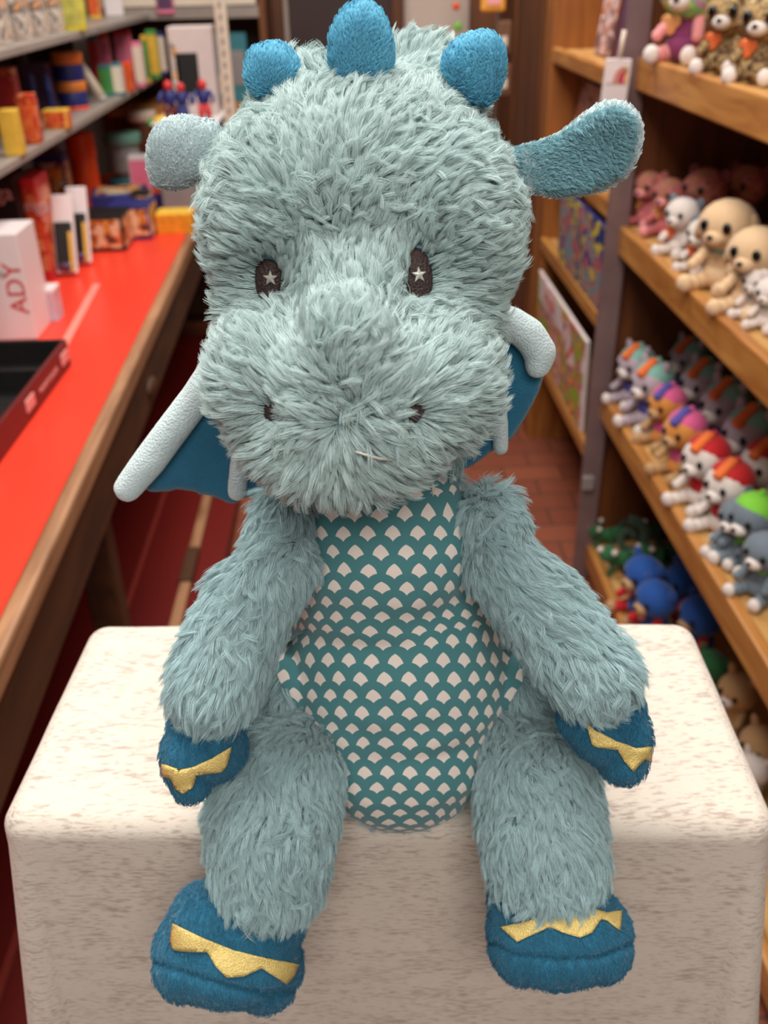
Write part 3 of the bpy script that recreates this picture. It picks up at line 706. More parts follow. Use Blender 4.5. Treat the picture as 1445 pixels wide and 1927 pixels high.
# --- on the table
def letter_face(o, s, size, c, R, m_): return text('lettering', s, size, m_, o, Matrix.Translation(c) @ R.to_4x4())
o, p, w, h, c = pack('block_game_box', 'tall black game box with white lettering at the left edge of the red table', 'game box', -26, 70, 330, 540, ZT, M['black'], None, .12, frac=.9)
text('lettering', 'Jenga', .052, M['white'], o, Matrix.Translation(c+Vector((w*.5-.060, -.0625, h*.37))) @ Rx(math.pi/2).to_4x4())
o, p, w, h, c = pack('block_game_box', 'tall orange-red game box with white upright lettering beside the black one', 'game box', 70, 104, 330, 528, ZT, M['redcard'], M['orangecard'], .12)
text('lettering', 'Jenga', .042, M['white'], o, Matrix.Translation(c+Vector((.002, -.0625, h*.24))) @ Rx(math.pi/2).to_4x4())
def blister(u0, v0, u1, v1, label, band):
    a = at_z(u1, v1, ZT); b_ = Vector((a.x-.05, a.y+.05, ZT+.20)); o = thing('toy_package', label, 'package', a)
    q = Matrix.Rotation(math.radians(-20), 3, 'X') @ Matrix.Identity(3); c = a+Vector((-.02, .04, .10))
    MB().box(c, (.055, .012, .20), q, .003).build('backing_card', M['white'], o)
    MB().box(c+q @ Vector((0, -.010, -.03)), (.045, .012, .12), q, .004).build('window', M['black'], o)
    MB().box(c+q @ Vector((.018, -.017, -.045)), (.010, .004, .10), q, .002).build('colour_band', band, o)
    MB().ell(c+q @ Vector((.0, -.016, -.085)), (.02, .006, .012)).build('badge', M['purple'], o, True); return o
blister(78, 330, 142, 520, 'slim white toy package with a yellow band beside the orange game box', M['yellow'])
blister(110, 330, 168, 500, 'slim white toy package with a yellow band leaning on the boxed puzzles', M['yellow'])
o, p, w, h, c = pack('white_game_box', 'white box with red upright lettering behind the black tray', 'box', -20, 78, 432, 640, ZT, M['white'], None, .13, frac=.85)
text('lettering', 'ADY', .055, M['redcard'], o, Matrix.Translation(c+Vector((w*.28, -.066, .0))) @ (Rx(math.pi/2) @ Rz(math.pi/2)).to_4x4())
text('small_lettering', 'THE', .020, M['grey'], o, Matrix.Translation(c+Vector((-w*.1, -.066, .03))) @ Rx(math.pi/2).to_4x4())
o, p, w, h, c = pack('clear_tub', 'small clear plastic tub with white lid in front of the orange game box', 'tub', 68, 116, 548, 606, ZT, M['clear'], None, .05, lid=M['white'])
# stacked puzzle boxes
pack('puzzle_box', 'blue-framed puzzle box standing behind the orange-red game box', 'puzzle', 62, 112, 320, 452, ZT, M['blue'], M['art_a'], .06)
pack('puzzle_box', 'large puzzle box with rounded blue frame beside the orange canister', 'puzzle', 84, 150, 288, 446, ZT, M['blue'], M['art_a'], .06)
pack('puzzle_box', 'dark puzzle box with orange picture at the near corner of the stack', 'puzzle', 124, 246, 402, 474, ZT, M['black'], M['art_b'], .13, frac=.85)
b0 = pack('puzzle_box', 'flat blue-edged puzzle box in the middle of the stack', 'puzzle', 205, 292, 382, 452, ZT, M['blue'], M['art_b'], .14, frac=.85)
p0 = at_z(215, 392, ZT+.055)
o = thing('puzzle_box', 'flat blue puzzle box lying on top of the stack', 'puzzle', (p0.x, p0.y, ZT+.06))
o['label'] = 'wide blue puzzle box lying behind the orange-pictured one'
MB().box((p0.x, p0.y+.10, ZT+.045), (.17, .15, .09), Rz(.15), .003).build('box_body', M['blue'], o)
MB().box((p0.x, p0.y+.10, ZT+.0915), (.14, .12, .003), Rz(.15)).build('printed_top', M['art_a'], o)
pack('yellow_card_box', 'small yellow box on the red table beside the dragon\'s cheek', 'box', 293, 368, 398, 440, ZT, mat('bright_yellow', (236, 190, 60), .45, .15, 60), mat('orange_band', (224, 150, 40), .4, .2, 60), .08, frac=.9)
pack('red_blue_box', 'small red and navy box behind the yellow box', 'box', 286, 330, 358, 398, ZT, M['orange'], M['blue'], .05)
can('orange_canister', 'tall orange canister with a wide orange cap behind the puzzle boxes', 'canister', 140, 192, 250, 400, ZT, [(.70, .92, M['orange'], 'canister_body'), (.30, 1, M['orange'], 'cap')])
pack('purple_box', 'dark purple box beside the orange canister', 'box', 72, 130, 245, 392, ZT, M['purple'], None, .06)
can('cookie_jar', 'grey-green jar with a mint lid and wide foot behind the puzzle boxes', 'jar', 202, 270, 250, 352, ZT, [(.12, 1.05, M['teal'], 'foot'), (.12, .6, M['grey'], 'stem'), (.5, .85, mat('grey_glaze', (148, 156, 152), .3, .05), 'jar_body'), (.2, 1, mat('mint_lid', (112, 168, 150), .35, .05), 'lid')])
can('brown_jar', 'brown pot with a pale rim behind the dragon\'s pale ear', 'pot', 250, 302, 208, 330, ZT, [(.85, .9, M['brown'], 'pot_body'), (.15, 1.05, M['ivory'], 'rim')])
pack('pink_white_box', 'pale pink and white box behind the mint-lidded jar', 'box', 246, 292, 292, 372, ZT, M['white'], M['pink'], .05)
pack('game_box', 'small dark boxed game at the back of the table beside the yellow box', 'game box', 252, 292, 360, 436, ZT, M['black'], M['art_b'], .05)

# --- black tray with maroon side
tr = thing('countertop_display_tray', 'black divided tray with maroon sides and pink price labels on the red table', 'tray', (-.75, 1.62, ZT))
A = at_z(124, 652, .80); B_ = at_z(0, 812, .80); ev = (A-B_).normalized(); nv = Vector((-ev.y, ev.x, 0)); ry_ = math.atan2(ev.y, ev.x)
RR = Rz(ry_); Lx = .62; Wd = .30; org = A-ev*Lx/2+nv*Wd/2; zz = .055
for f, s_ in ((-.5, -1), (.5, 1)):
    MB().box(org+nv*Wd*f+Vector((0, 0, ZT-.80+zz/2)), (Lx, .008, zz), RR, .002).build('side_panel', M['maroon'], tr)
for f in (-.5, .5): MB().box(org+ev*(Lx*f)+Vector((0, 0, ZT-.80+zz/2)), (.008, Wd, zz), RR, .002).build('end_panel', M['black'], tr)
MB().box(org+Vector((0, 0, ZT-.80+.004)), (Lx, Wd, .006), RR).build('tray_floor', M['black'], tr)
for q in (-.15, .16): MB().box(org+ev*q+Vector((0, 0, ZT-.80+zz*.45)), (.006, Wd, zz*.9), RR).build('divider', M['black'], tr)
for q in (.275, .05, -.16): MB().box(org-nv*(Wd/2+.0055)+ev*q+Vector((0, 0, ZT-.80+.030)), (.045, .003, .022), RR, .001).build('price_label', M['pinklabel'], tr)
text('lettering', 'MAGNETIC BLOCKS', .013, M['pinklabel'], tr, Matrix.Translation(org-nv*(Wd/2+.0048)+ev*.165+Vector((0, 0, ZT-.80+.026))) @ (RR @ Rx(math.pi/2)).to_4x4())

# --- shelf at 1.105
ZS = 1.1052
G = 'packages on the grey wall shelf'
pack('orange_package', 'orange boxed toy at the left end of the lower grey shelf', 'package', -18, 50, 128, 256, ZS, M['orangecard'], M['redcard'], .05)
pack('yellow_package', 'mustard yellow toy box at the front edge of the lower grey shelf', 'package', 6, 46, 206, 294, ZS, M['yellow'], None, .04)
pack('orange_package', 'narrow orange toy box to the right of the mustard yellow one', 'package', 46, 78, 176, 272, ZS, M['orangecard'], M['orangecard'], .04)
pack('yellow_package', 'low yellow toy tray between the orange boxes and the canisters', 'package', 78, 134, 206, 244, ZS, M['yellow'], M['orangecard'], .05)
for u, lb in ((70, 'small bottle with blue cap in a purple bag nearest the orange box'), (99, 'small bottle with blue cap in a purple bag nearest the canisters')):
    can('bottle', lb, 'bottle', u-7, u+7, 140, 222, ZS, [(.65, 1, M['blue'], 'bottle_body'), (.35, .8, mat('blue_cap', (70, 90, 160), .3, .1), 'cap')])
pack('purple_bag_package', 'dark purple film package behind the two small bottles', 'package', 50, 108, 118, 214, ZS, M['purple'], None, .05)
can('toy_canister', 'navy and orange striped toy canister on the lower grey shelf', 'canister', 108, 162, 98, 208, ZS, [(.06, 1, M['orange'], 'base_ring'), (.26, 1, M['blue'], 'lower_band'), (.18, 1.02, mat('orange_band_b', (226, 128, 50), .4, .1), 'middle_band'), (.30, 1, M['blue'], 'upper_band'), (.20, 1.05, mat('orange_cap', (226, 120, 48), .35, .05), 'cap')])
t0 = at_z(190, 192, ZS); o = thing('paper_roll', 'pale rolled tube leaning against the striped canister', 'roll', t0)
MB().cyl(t0+Vector((0, .02, .012)), t0+Vector((-.065, .03, .125)), .014).build('roll_body', M['ivory'], o, True)
MB().cyl(t0+Vector((.0005, .0199, .010)), t0+Vector((.002, .0196, .006)), .0145).build('end_cap', M['white'], o, True)
items = [(176, 196, 66, 172, 'teal', 'redcard', 'slim red and teal package beside the pale roll'), (196, 216, 60, 168, 'redcard', 'pink', 'first red package from the left on the lower grey shelf'), (222, 258, 56, 158, 'redcard', 'pink', 'widest red package on the lower grey shelf'),
         (190, 214, 122, 182, 'teal', 'green', 'low teal and green box in front of the red packages'), (214, 236, 118, 180, 'teal', 'ivory', 'low pale teal box in front of the red packages'), (234, 254, 116, 172, 'orange', 'orangecard', 'low orange box in front of the widest red package'),
         (256, 276, 78, 164, 'pink', 'ivory', 'slim pink package beside the green one'), (274, 284, 66, 156, 'yellow', 'green', 'slim yellow package beside the green one'), (282, 304, 56, 148, 'green', 'yellow', 'tall green package near the end of the lower grey shelf'), (302, 316, 60, 142, 'blue', 'ivory', 'thin navy package beside the white picture box')]
for u0, u1, v0, v1, a_, b_, lb in items: pack('toy_package', lb, 'package', u0, u1, v0, v1, ZS, M[a_], M[b_], .03, frac=.85)
sy = 3.15; q0 = at_y(290, 225, sy); q1 = at_y(410, 225, sy); zr = q0.z-.012+.0055
p = at_y(354, 50, 3.29); h = p.z-zr; w = 84*mpp(p); c = Vector((p.x, 3.34, zr+h/2)); o = thing('picture_box', 'large off-white box with a black picture standing behind the small figures', 'box', (p.x, 3.34, zr))
MB().box(c, (w, .10, h), None, .004).build('box_body', mat('offwhite', (206, 188, 184), .45, .03), o)
MB().box(c+Vector((-w*.12, -.0515, -h*.02)), (w*.5, .002, h*.46)).build('printed_picture', M['black'], o)
MB().box(c+Vector((-w*.38, -.0515, .0)), (w*.14, .002, h*.7)).build('printed_stripe', M['art_c'], o)

# --- shelf at 1.315
ZU = 1.3152
top = [(-30, 22, 0, 86, 'art_c', 'clear pack at the left edge of the upper grey shelf'), (24, 60, 0, 76, 'art_c', 'second clear pack from the left on the upper grey shelf'), (60, 92, 0, 70, 'art_c', 'clear pack with peach print on the upper grey shelf'), (92, 120, 0, 62, 'art_c', 'clear pack with a reddish label on the upper grey shelf')]
for u0, u1, v0, v1, a_, lb in top:
    o, p, w, h, c = pack('clear_pack', lb, 'package', u0, u1, -50, v1, ZU, mat('milky_pack', (196, 178, 166), .25, .08, 20), M[a_], .04)
pack('yellow_bag', 'bright yellow package on the upper grey shelf', 'package', 118, 166, -60, 58, ZU, mat('bag_yellow', (214, 196, 60), .4, .12, 20), mat('bag_print', (196, 190, 90), .4, .4, 40), .03)
pack('amber_package', 'amber package beside the bright yellow one', 'package', 168, 192, -50, 36, ZU, M['yellow'], M['orangecard'], .03)
pack('white_package', 'white tilted package on the upper grey shelf', 'package', 194, 236, -50, 30, ZU, M['white'], None, .03, yaw=.2)
pack('pink_package', 'magenta and purple package at the right end of the upper grey shelf', 'package', 292, 332, -60, 26, ZU, M['pink'], M['purple'], .03)
pack('tan_package', 'tan package between the white and magenta ones', 'package', 240, 290, -60, 26, ZU, M['art_c'], M['pinklabel'], .03)

# --- figurines and boxes near the far end, standing on tall boxes of the table
ld = thing('figure_stand', 'low pale riser at the far end of the red table carrying small figures', 'riser', (-.60, 3.15, ZT))
sy = 3.15; q0 = at_y(290, 225, sy); q1 = at_y(410, 225, sy); zr = q0.z-.012
MB().box(((q0.x+q1.x)/2, sy+.12, (ZT+zr)/2), (q1.x-q0.x, .32, zr-ZT), None, .003).build('riser_body', M['grey'], ld)
MB().box(((q0.x+q1.x)/2, sy+.12, zr+.002), (q1.x-q0.x+.01, .33, .006), None, .002).build('riser_top', M['white'], ld)
zr += .0055
def figure(u, vtop, label, body, legs, dy=0):
    p = at_y(u, 215, sy+dy); k = mpp(p); h = at_y(u, vtop, sy+dy).z-zr; o = thing('toy_figure', label, 'figurine', (p.x, p.y, zr))
    b0 = Vector((p.x, p.y, zr))
    for sx in (-1, 1): MB().cyl(b0+Vector((sx*h*.10, 0, 0)), b0+Vector((sx*h*.08, 0, h*.42)), h*.07, h*.09).build('leg', legs, o, True)
    MB().ell(b0+Vector((0, 0, h*.58)), (h*.17, h*.11, h*.22)).build('torso', body, o, True)
    for sx in (-1, 1): MB().tube([b0+Vector((sx*h*.15, 0, h*.74)), b0+Vector((sx*h*.27, -.004, h*.58)), b0+Vector((sx*h*.24, -.010, h*.44))], h*.05).build('arm', body, o, True)
    MB().ell(b0+Vector((0, 0, h*.88)), (h*.12, h*.12, h*.14)).build('head', M['redcard'], o, True)
figure(322, 152, 'blue-bodied toy figure with a red head, leftmost on the far riser', M['blue'], M['maroon'])
figure(345, 156, 'navy toy figure with a red head between its two neighbours on the far riser', M['blue'], M['blue'])
figure(386, 150, 'blue toy figure with red legs, rightmost on the far riser', M['blue'], M['redcard'])
o = thing('yellow_toy', 'yellow and green toy left of the small figures', 'toy', at_y(300, 215, sy)); p = at_y(300, 192, sy)
p = Vector((q0.x+.02, sy, zr+.02)); MB().ell(p, (.030, .022, .020)).build('toy_body', M['yellow'], o, True); MB().ell(p+Vector((-.025, 0, -.004)), (.022, .02, .015)).build('toy_tail', M['green'], o, True)
o.location = (p.x, p.y, zr)
for ch in o.children: ch.location = (0, 0, 0)
tb_ = [(395, 425, 122, 190, 'teal', 'ivory', 'teal box beside the ivory upright, standing on the rear shelf'), (402, 461, 62, 190, 'teal', 'grey', 'large blue-grey box behind the ivory upright'), (440, 463, 100, 190, 'ivory', 'yellow', 'pale box with yellow print right of the ivory upright')]
for u0, u1, v0, v1, a_, b_, lb in tb_:
    p = at_y((u0+u1)/2, v0, 4.0+.04*tb_.index((u0, u1, v0, v1, a_, b_, lb))); w = (u1-u0)*mpp(p); h = p.z-1.0
    o = thing('storage_box', lb, 'box', (p.x, p.y+.05, 1.0)); MB().box((p.x, p.y+.05, 1.0+h/2), (w, .08, h), None, .003).build('box_body', M[a_], o)
    MB().box((p.x, p.y+.0095, 1.0+h*.5), (w*.8, .002, h*.5)).build('printed_front', M[b_], o)
p = at_y(462, 52, 4.05); tag(MB().ell((p.x, 4.1, 1.335+.02), (.05, .05, .022)).build('red_bundle', M['redcard'], None, True), 'small crimson bundle on the rear shelf beside the left horn', 'bundle')

# ================================================================== right side: oak shelving
XF = .60; YD = 2.12
bk = thing('oak_toy_shelving', 'oak shelving bay full of small plush toys on the right', 'shelving', (.8, 1.2, 0))
def board(z, y0, y1, parent, th=.062):
    MB().box(((XF+.99)/2+.012, (y0+y1)/2, z-.012), (.365, y1-y0, .024)).build('shelf_board', M['oak_top'], parent)
    MB().box((XF+.011, (y0+y1)/2, z-th/2+.006), (.022, y1-y0, th), None, .004).build('front_lip', M['oak'], parent)
for z in (1.276, .936, .531, .100): board(z, .25, YD, bk)
MB().box((.99, 1.18, .85), (.02, 1.88, 1.7)).build('back_panel', M['darkwood'], bk)
MB().box((.80, YD+.012, .85), (.39, .024, 1.7)).build('side_panel', M['brown'], bk)
MB().box((.80, .24, .85), (.39, .024, 1.7)).build('side_panel', M['brown'], bk)
al = thing('oak_book_shelving', 'oak book alcove with magazines beyond the plush shelving', 'shelving', (.8, 2.6, 0))
for z in (1.236, .965, .699, .340): board(z, YD+.035, 2.97, al, .04)
MB().box((.99, 2.565, .85), (.02, .81, 1.7)).build('back_panel', M['brown'], al)
MB().box((.80, 2.985, .85), (.39, .03, 1.7)).build('side_panel', M['oak_up'], al)
MB().box((.615, 3.04, .85), (.03, .11, 1.7), None, .003).build('stile', M['oak_up'], al)
cb = thing('brown_cabinet', 'tall brown cabinet side beyond the book alcove', 'cabinet', (.8, 3.7, 0))
MB().box((.82, 3.62, .85), (.42, 1.0, 1.7)).build('cabinet_body', M['brown'], cb)
for y in (3.36, 3.85): MB().box((.604, y, .85), (.012, .44, 1.5), None, .004).build('door', M['brown'], cb)
sp_ = thing('clear_shelf_divider', 'smoky clear plastic divider strip between the two shelving bays', 'divider', (.592, 2.10, 0))
MB().box((.594, 2.10, .80), (.050, .010, 1.6), None, .002).build('strip', mat('smoky_plastic', (128, 104, 104), .25, .12, 12, alpha=.82), sp_)
MB().cyl((.575, 2.09, 1.195), (.575, 2.06, 1.195), .004).ell((.575, 2.058, 1.195), .0055).build('hook', M['silver'], sp_, True)
MB().box((.585, 2.088, .30), (.03, .014, .04), None, .004).build('clip', M['grey'], sp_)
# hanging tag pack
p = at_y(1162, 118, 2.05); k = mpp(p); o = thing('hanging_toy_pack', 'small white printed pack hanging on the smoky divider strip', 'package', (p.x, 2.05, p.z-.10))
MB().box((p.x, 2.05, p.z-.045), (.052, .010, .105), Ry(.05), .003).build('pack_card', M['white'], o)
MB().box((p.x, 2.0440, p.z-.022), (.040, .003, .030), Ry(.05)).build('printed_panel', M['art_d'], o)
MB().cyl((p.x+.002, 2.05, p.z+.005), (p.x+.008, 2.05, p.z+.058), .0045).build('hanging_strap', M['ivory'], o, True)

# books in the alcove
def book(label, u0, u1, vb, z, x, h, th, body, art, lean=.12, gap=0, name='picture_book', cat='book', group='books in the oak alcove'):
    a = at_x(u0, 500, x).y; b_ = at_x(u1, 500, x).y; y0, y1 = min(a, b_), min(max(a, b_), 2.955); R = Ry(lean); w = y1-y0
    o = thing(name, label, cat, (x, (y0+y1)/2, z), group); c = Vector((x+h*.5*math.sin(lean)+th/2+.004, (y0+y1)/2, z+h/2*math.cos(lean)+th*.5*math.sin(lean)+.001))
    MB().box(c, (th, w, h), R, .001).build('book_block', body, o)
    MB().box(c+R @ Vector((-th/2-.0008, 0, 0)), (.0016, w*.97, h*.97), R).build('cover', art, o); return o, c, R, w
o, c, R, w = book('white magazine with red masthead standing face-out on the lower alcove shelf', 1003, 1118, 0, .3468, .6, .258, .010, M['white'], M['art_d'], -.02, name='magazine', cat='magazine')
MB().box(c+R @ Vector((-.0065, w*.20, .085)), (.0016, w*.50, .07), R).build('title_panel', M['white'], o)
text('title', 'Husk', .075, M['redcard'], o, Matrix.Translation(c+R @ Vector((-.0080, w*.20, .085))) @ (R @ Rz(-math.pi/2) @ Rx(math.pi/2)).to_4x4())
book('blue picture book with orange and yellow cover standing on the middle alcove shelf', 1046, 1132, 0, .7058, .6, .206, .010, M['blue'], M['art_e'], -.02)
book('dim yellow book behind the blue picture book', 1024, 1052, 0, .699, .72, .20, .02, M['yellow'], M['art_f'], .1)
for u0, u1, x, h, a_, lb in ((1050, 1078, .66, .19, 'art_f', 'pale pink book leaning on the upper alcove shelf, nearest the oak upright'), (1080, 1112, .67, .185, 'art_f', 'grey-pink book on the upper alcove shelf in the middle'), (1113, 1140, .68, .18, 'art_c', 'pale book on the upper alcove shelf nearest the divider strip')):
    book(lb, u0, u1, 0, .965, x, h, .012, M['ivory'], M[a_], .15)
for u0, u1, x, h, m_, a_, lb in ((1082, 1108, .67, .22, 'brown', 'art_f', 'tan and pink book on the top alcove shelf'), (1110, 1126, .68, .20, 'black', 'purple', 'dark slim book on the top alcove shelf'), (1128, 1150, .67, .21, 'blue', 'blue', 'navy book on the top alcove shelf beside the divider')):
    book(lb, u0, u1, 0, 1.236, x, h, .014, M[m_], M[a_], .12)
# hanging trinkets beyond
def trinket(label, u, v, y, r, m_, name='keychain'):
    p = at_y(u, v, y); o = thing(name, label, 'trinket', p); MB().ell(p, (r, r*.6, r)).build('charm', m_, o, True)
    mb = MB(); mb.tube([p+Vector((0, 0, r+.010+.010*math.cos(a)))+Vector((.010*math.sin(a), 0, 0)) for a in np.linspace(0, 2*math.pi*.97, 12)], .0015, 6).build('ring', M['silver'], o, True)
hk = thing('keychain_rack', 'narrow brown rack with hanging trinkets right of the pale wall', 'rack', (.52, 4.0, 0))
MB().box((.535, 4.02, .95), (.10, .04, 1.5), None, .004).build('rack_panel', M['brown'], hk)
trinket('red-orange round trinket hanging on the far rack', 858, 12, 3.98, .014, M['orange'])
trinket('lime green trinket hanging below the red-orange one', 862, 50, 3.98, .016, mat('lime', (120, 190, 60), .5, .1))
trinket('yellowish trinket lowest on the far rack', 856, 78, 3.98, .012, M['yellow'])
p = at_y(928, 2, 3.0); o = thing('gold_hanging_pack', 'orange-gold pouch hanging in front of the brown cabinet', 'package', p)
MB().box(p, (.070, .02, .055), None, .008).build('pouch', mat('gold_pouch', (232, 160, 60), .4, .1), o); MB().box(p+Vector((0, -.0112, .006)), (.040, .003, .03)).build('label_panel', M['pinklabel'], o)
for v, lb in ((70, 'clear brown bag hanging under the gold pouch'), (150, 'smoky bag hanging beside the right horn')):
    p = at_y(948, v, 3.0); o = thing('clear_bag', lb, 'bag', p); MB().box(p, (.040, .012, .085), None, .005).build('bag_body', mat('smoky_film', (128, 92, 70), .3, .3, 30, alpha=.75), o); MB().box(p+Vector((0, -.0075, -.01)), (.018, .003, .025), None, .001).build('contents', M['ivory'], o)

# ================================================================== small plush toys
def pm(name, rgb): return mat(name, rgb, .85, .10, 40, bump=.3, bscale=60, sheen=.3)
TM = dict(husk=pm('lilac_grey_plush', (180, 164, 176)), white=pm('white_plush', (226, 214, 208)), cream=pm('cream_plush', (224, 190, 150)), gold=pm('golden_plush', (216, 140, 62)), grey=pm('slate_plush', (112, 124, 136)),
          pinkp=pm('pink_plush', (196, 104, 108)), maroonp=pm('maroon_plush', (122, 56, 62)), teal=pm('teal_knit', (128, 184, 170)), orange=pm('orange_band_plush', (232, 112, 48)), red=pm('red_plush', (196, 26, 34)), pink=pm('hot_pink_plush', (226, 96, 150)),
          lime=pm('lime_plush', (130, 210, 60)), green=pm('green_plush', (36, 96, 52)), dgreen=pm('dark_green_plush', (40, 60, 44)), blue=pm('royal_blue_plush', (24, 78, 158)), purple=pm('violet_plush', (84, 76, 160)), brown=pm('leopard_plush', (84, 62, 38)), tan=pm('tan_plush', (190, 150, 104)), magenta=pm('magenta_plush', (130, 50, 96)))
TM['black'] = mat('glossy_eye', (14, 10, 10), .1, .1, 10); TM['rose'] = pm('rose_plush', (232, 150, 150)); TM['rain'] = picture('rainbow_plush', [(96, 200, 200), (226, 150, 130), (190, 214, 90), (120, 190, 120), (196, 130, 190)], 2.2, .8)
TM['spot'] = picture('spotted_plush', [(70, 50, 34), (176, 140, 92), (60, 44, 30), (190, 160, 110)], 6, .8); TM['pinkspot'] = picture('pink_spotted_plush', [(150, 84, 84), (200, 110, 116), (150, 120, 70), (186, 84, 96)], 5, .8)
TM['tag'] = mat('heart_tag', (238, 120, 70), .25, .2, 20, metal=.2); TM['goldtag'] = mat('gold_heart_tag', (238, 170, 110), .2, .2, 20, metal=.3)
PROTO = {}
def toy_proto(kind, body, head, muzzle, ear, limb_, earshape='flop', hat=None, band=None, vest=None, collar=None, tagm=None, name='plush_puppy', big_eye=.085, tagpart='heart_tag'):
    """seated toy, about 2 units tall, facing -y, head radius .5 at z=1.3"""
    o = bpy.data.objects.new(name, None); COL.objects.link(o)
    def P(n, mb, m_): return mb.build(n, m_, o, True)
    P('body', MB().ell((0, .05, .50), (.36, .34, .50), seg=16).ell((0, 0, .30), (.40, .38, .32), seg=16), TM[body])
    hd = P('head', MB().ell((0, -.06, 1.30), (.58, .51, .50), seg=20), TM[head])
    mz = P('muzzle', MB().ell((0, -.49, 1.12), (.22, .20, .16), seg=14), TM[muzzle])
    P('nose', MB().ell((0, -.69, 1.17), (.07, .05, .05), seg=10), TM['black'])
    for s_ in (-1, 1):
        P('eye', MB().ell((s_*.24, -.525, 1.34), (big_eye, .05, big_eye*1.15), seg=12), TM['black'])
        if earshape == 'flop': P('ear', MB().ell((s_*.56, -.02, 1.24), (.10, .19, .36), Ry(s_*-.25), seg=12), TM[ear])
        elif earshape == 'up': P('ear', MB().ell((s_*.36, .0, 1.78), (.13, .07, .24), Ry(s_*.3), seg=12), TM[ear])
        else: P('ear', MB().ell((s_*.50, .05, 1.66), (.17, .07, .17), seg=12), TM[ear])
        P('arm', MB().chain([(s_*.30, -.12, .78), (s_*.42, -.42, .52)], [.13, .12], 3, 10), TM[limb_])
        P('leg', MB().chain([(s_*.26, -.10, .20), (s_*.38, -.62, .16)], [.18, .16], 3, 10), TM[limb_])
        P('foot', MB().ell((s_*.39, -.70, .19), (.17, .13, .19), seg=12), TM[muzzle])
    if hat:
        h = P('hat', MB().ell((0, .04, 1.47), (.56, .50, .43), seg=18), TM[hat]); P('pompom', MB().ell((0, .1, 1.90), .10, seg=10), TM[hat])
        if band: P('hat_band', MB().box((0, -.22, 1.70), (.24, .64, .36), Rx(.55), .05), TM[band])
    if vest: P('vest', MB().ell((0, .06, .56), (.40, .37, .36), seg=16), TM[vest])
    if collar: P('collar', MB().lathe((0, 0, .82), [(.24, -.06), (.33, 0), (.24, .06)], 18), TM[collar])
    if tagm: P(tagpart, MB().ell((-.30, -.30, .78), (.13, .03, .13), seg=10).ell((-.12, -.32, .78), (.13, .03, .13), seg=10).ell((-.21, -.31, .68), (.13, .028, .16), seg=10), TM[tagm])
    PROTO[kind] = [o, False]
toy_proto('rainbow', 'magenta', 'rain', 'white', 'rain', 'rose', 'round', tagm='goldtag', big_eye=.11, name='plush_cat')
toy_proto('leopard', 'spot', 'spot', 'white', 'spot', 'spot', 'round', tagm='tag', big_eye=.11, name='plush_leopard')
toy_proto('pinkdog', 'pinkp', 'pinkspot', 'rose', 'pinkspot', 'pinkp', 'round', tagm='goldtag', name='plush_giraffe')
toy_proto('maroondog', 'maroonp', 'pinkspot', 'maroonp', 'maroonp', 'maroonp', 'round', name='plush_giraffe')
toy_proto('koala', 'white', 'white', 'white', 'grey', 'white', 'round', tagm='tag', name='plush_koala')
toy_proto('rabbit', 'cream', 'cream', 'cream', 'cream', 'cream', 'flop', collar='teal', name='plush_dog', big_eye=.10)
toy_proto('whitecat', 'white', 'white', 'white', 'white', 'white', 'up', collar='teal', name='plush_cat')
toy_proto('husky', 'husk', 'husk', 'white', 'husk', 'husk', 'up', hat='teal', band='orange', vest='purple')
toy_proto('goldpup', 'gold', 'gold', 'tan', 'gold', 'tan', 'flop', hat='pink', band='purple', vest='pink')
toy_proto('redpup', 'white', 'white', 'white', 'grey', 'white', 'flop', hat='red', band='orange', vest='red')
toy_proto('greypup', 'grey', 'grey', 'white', 'grey', 'grey', 'flop', hat='lime', vest='lime')
toy_proto('greypup2', 'grey', 'grey', 'white', 'grey', 'grey', 'flop', collar='lime')
toy_proto('bluepal', 'blue', 'blue', 'tan', 'blue', 'red', 'none', tagm='rose', name='plush_ball_toy')
toy_proto('tancat', 'tan', 'tan', 'white', 'tan', 'tan', 'up', name='plush_cat')
toy_proto('limepal', 'lime', 'green', 'lime', 'green', 'green', 'round', name='plush_frog')
# coiled green lizard
o = bpy.data.objects.new('plush_lizard', None); COL.objects.link(o)
sp3 = [(math.cos(a)*(.10+.07*a), math.sin(a)*(.10+.07*a)*.5+.5, 1.0+math.sin(a)*(.10+.06*a)) for a in np.linspace(0, 2*math.pi*1.3, 26)]
MB().tube(sp3, list(np.linspace(.10, .20, 26)), 10).build('tail', TM['dgreen'], o, True)
MB().chain([(.55, .35, .5), (.1, -.1, .45), (-.35, -.4, .55)], [.30, .34, .24], 5, 14).build('body', TM['green'], o, True)
MB().ell((-.50, -.55, .80), (.34, .38, .28), seg=16).build('head', TM['green'], o, True)
for s_ in (-1, 1):
    MB().ell((-.50+s_*.26, -.70, .98), .12, seg=10).build('eye', TM['white'], o, True)
    for q in (0, 1): MB().chain([(-.25+q*.6, -.2+q*.4+s_*.2, .42), (-.35+q*.6, -.35+q*.4+s_*.45, .12)], [.12, .10], 3, 10).build('leg', TM['green'], o, True)
PROTO['lizard'] = [o, False]
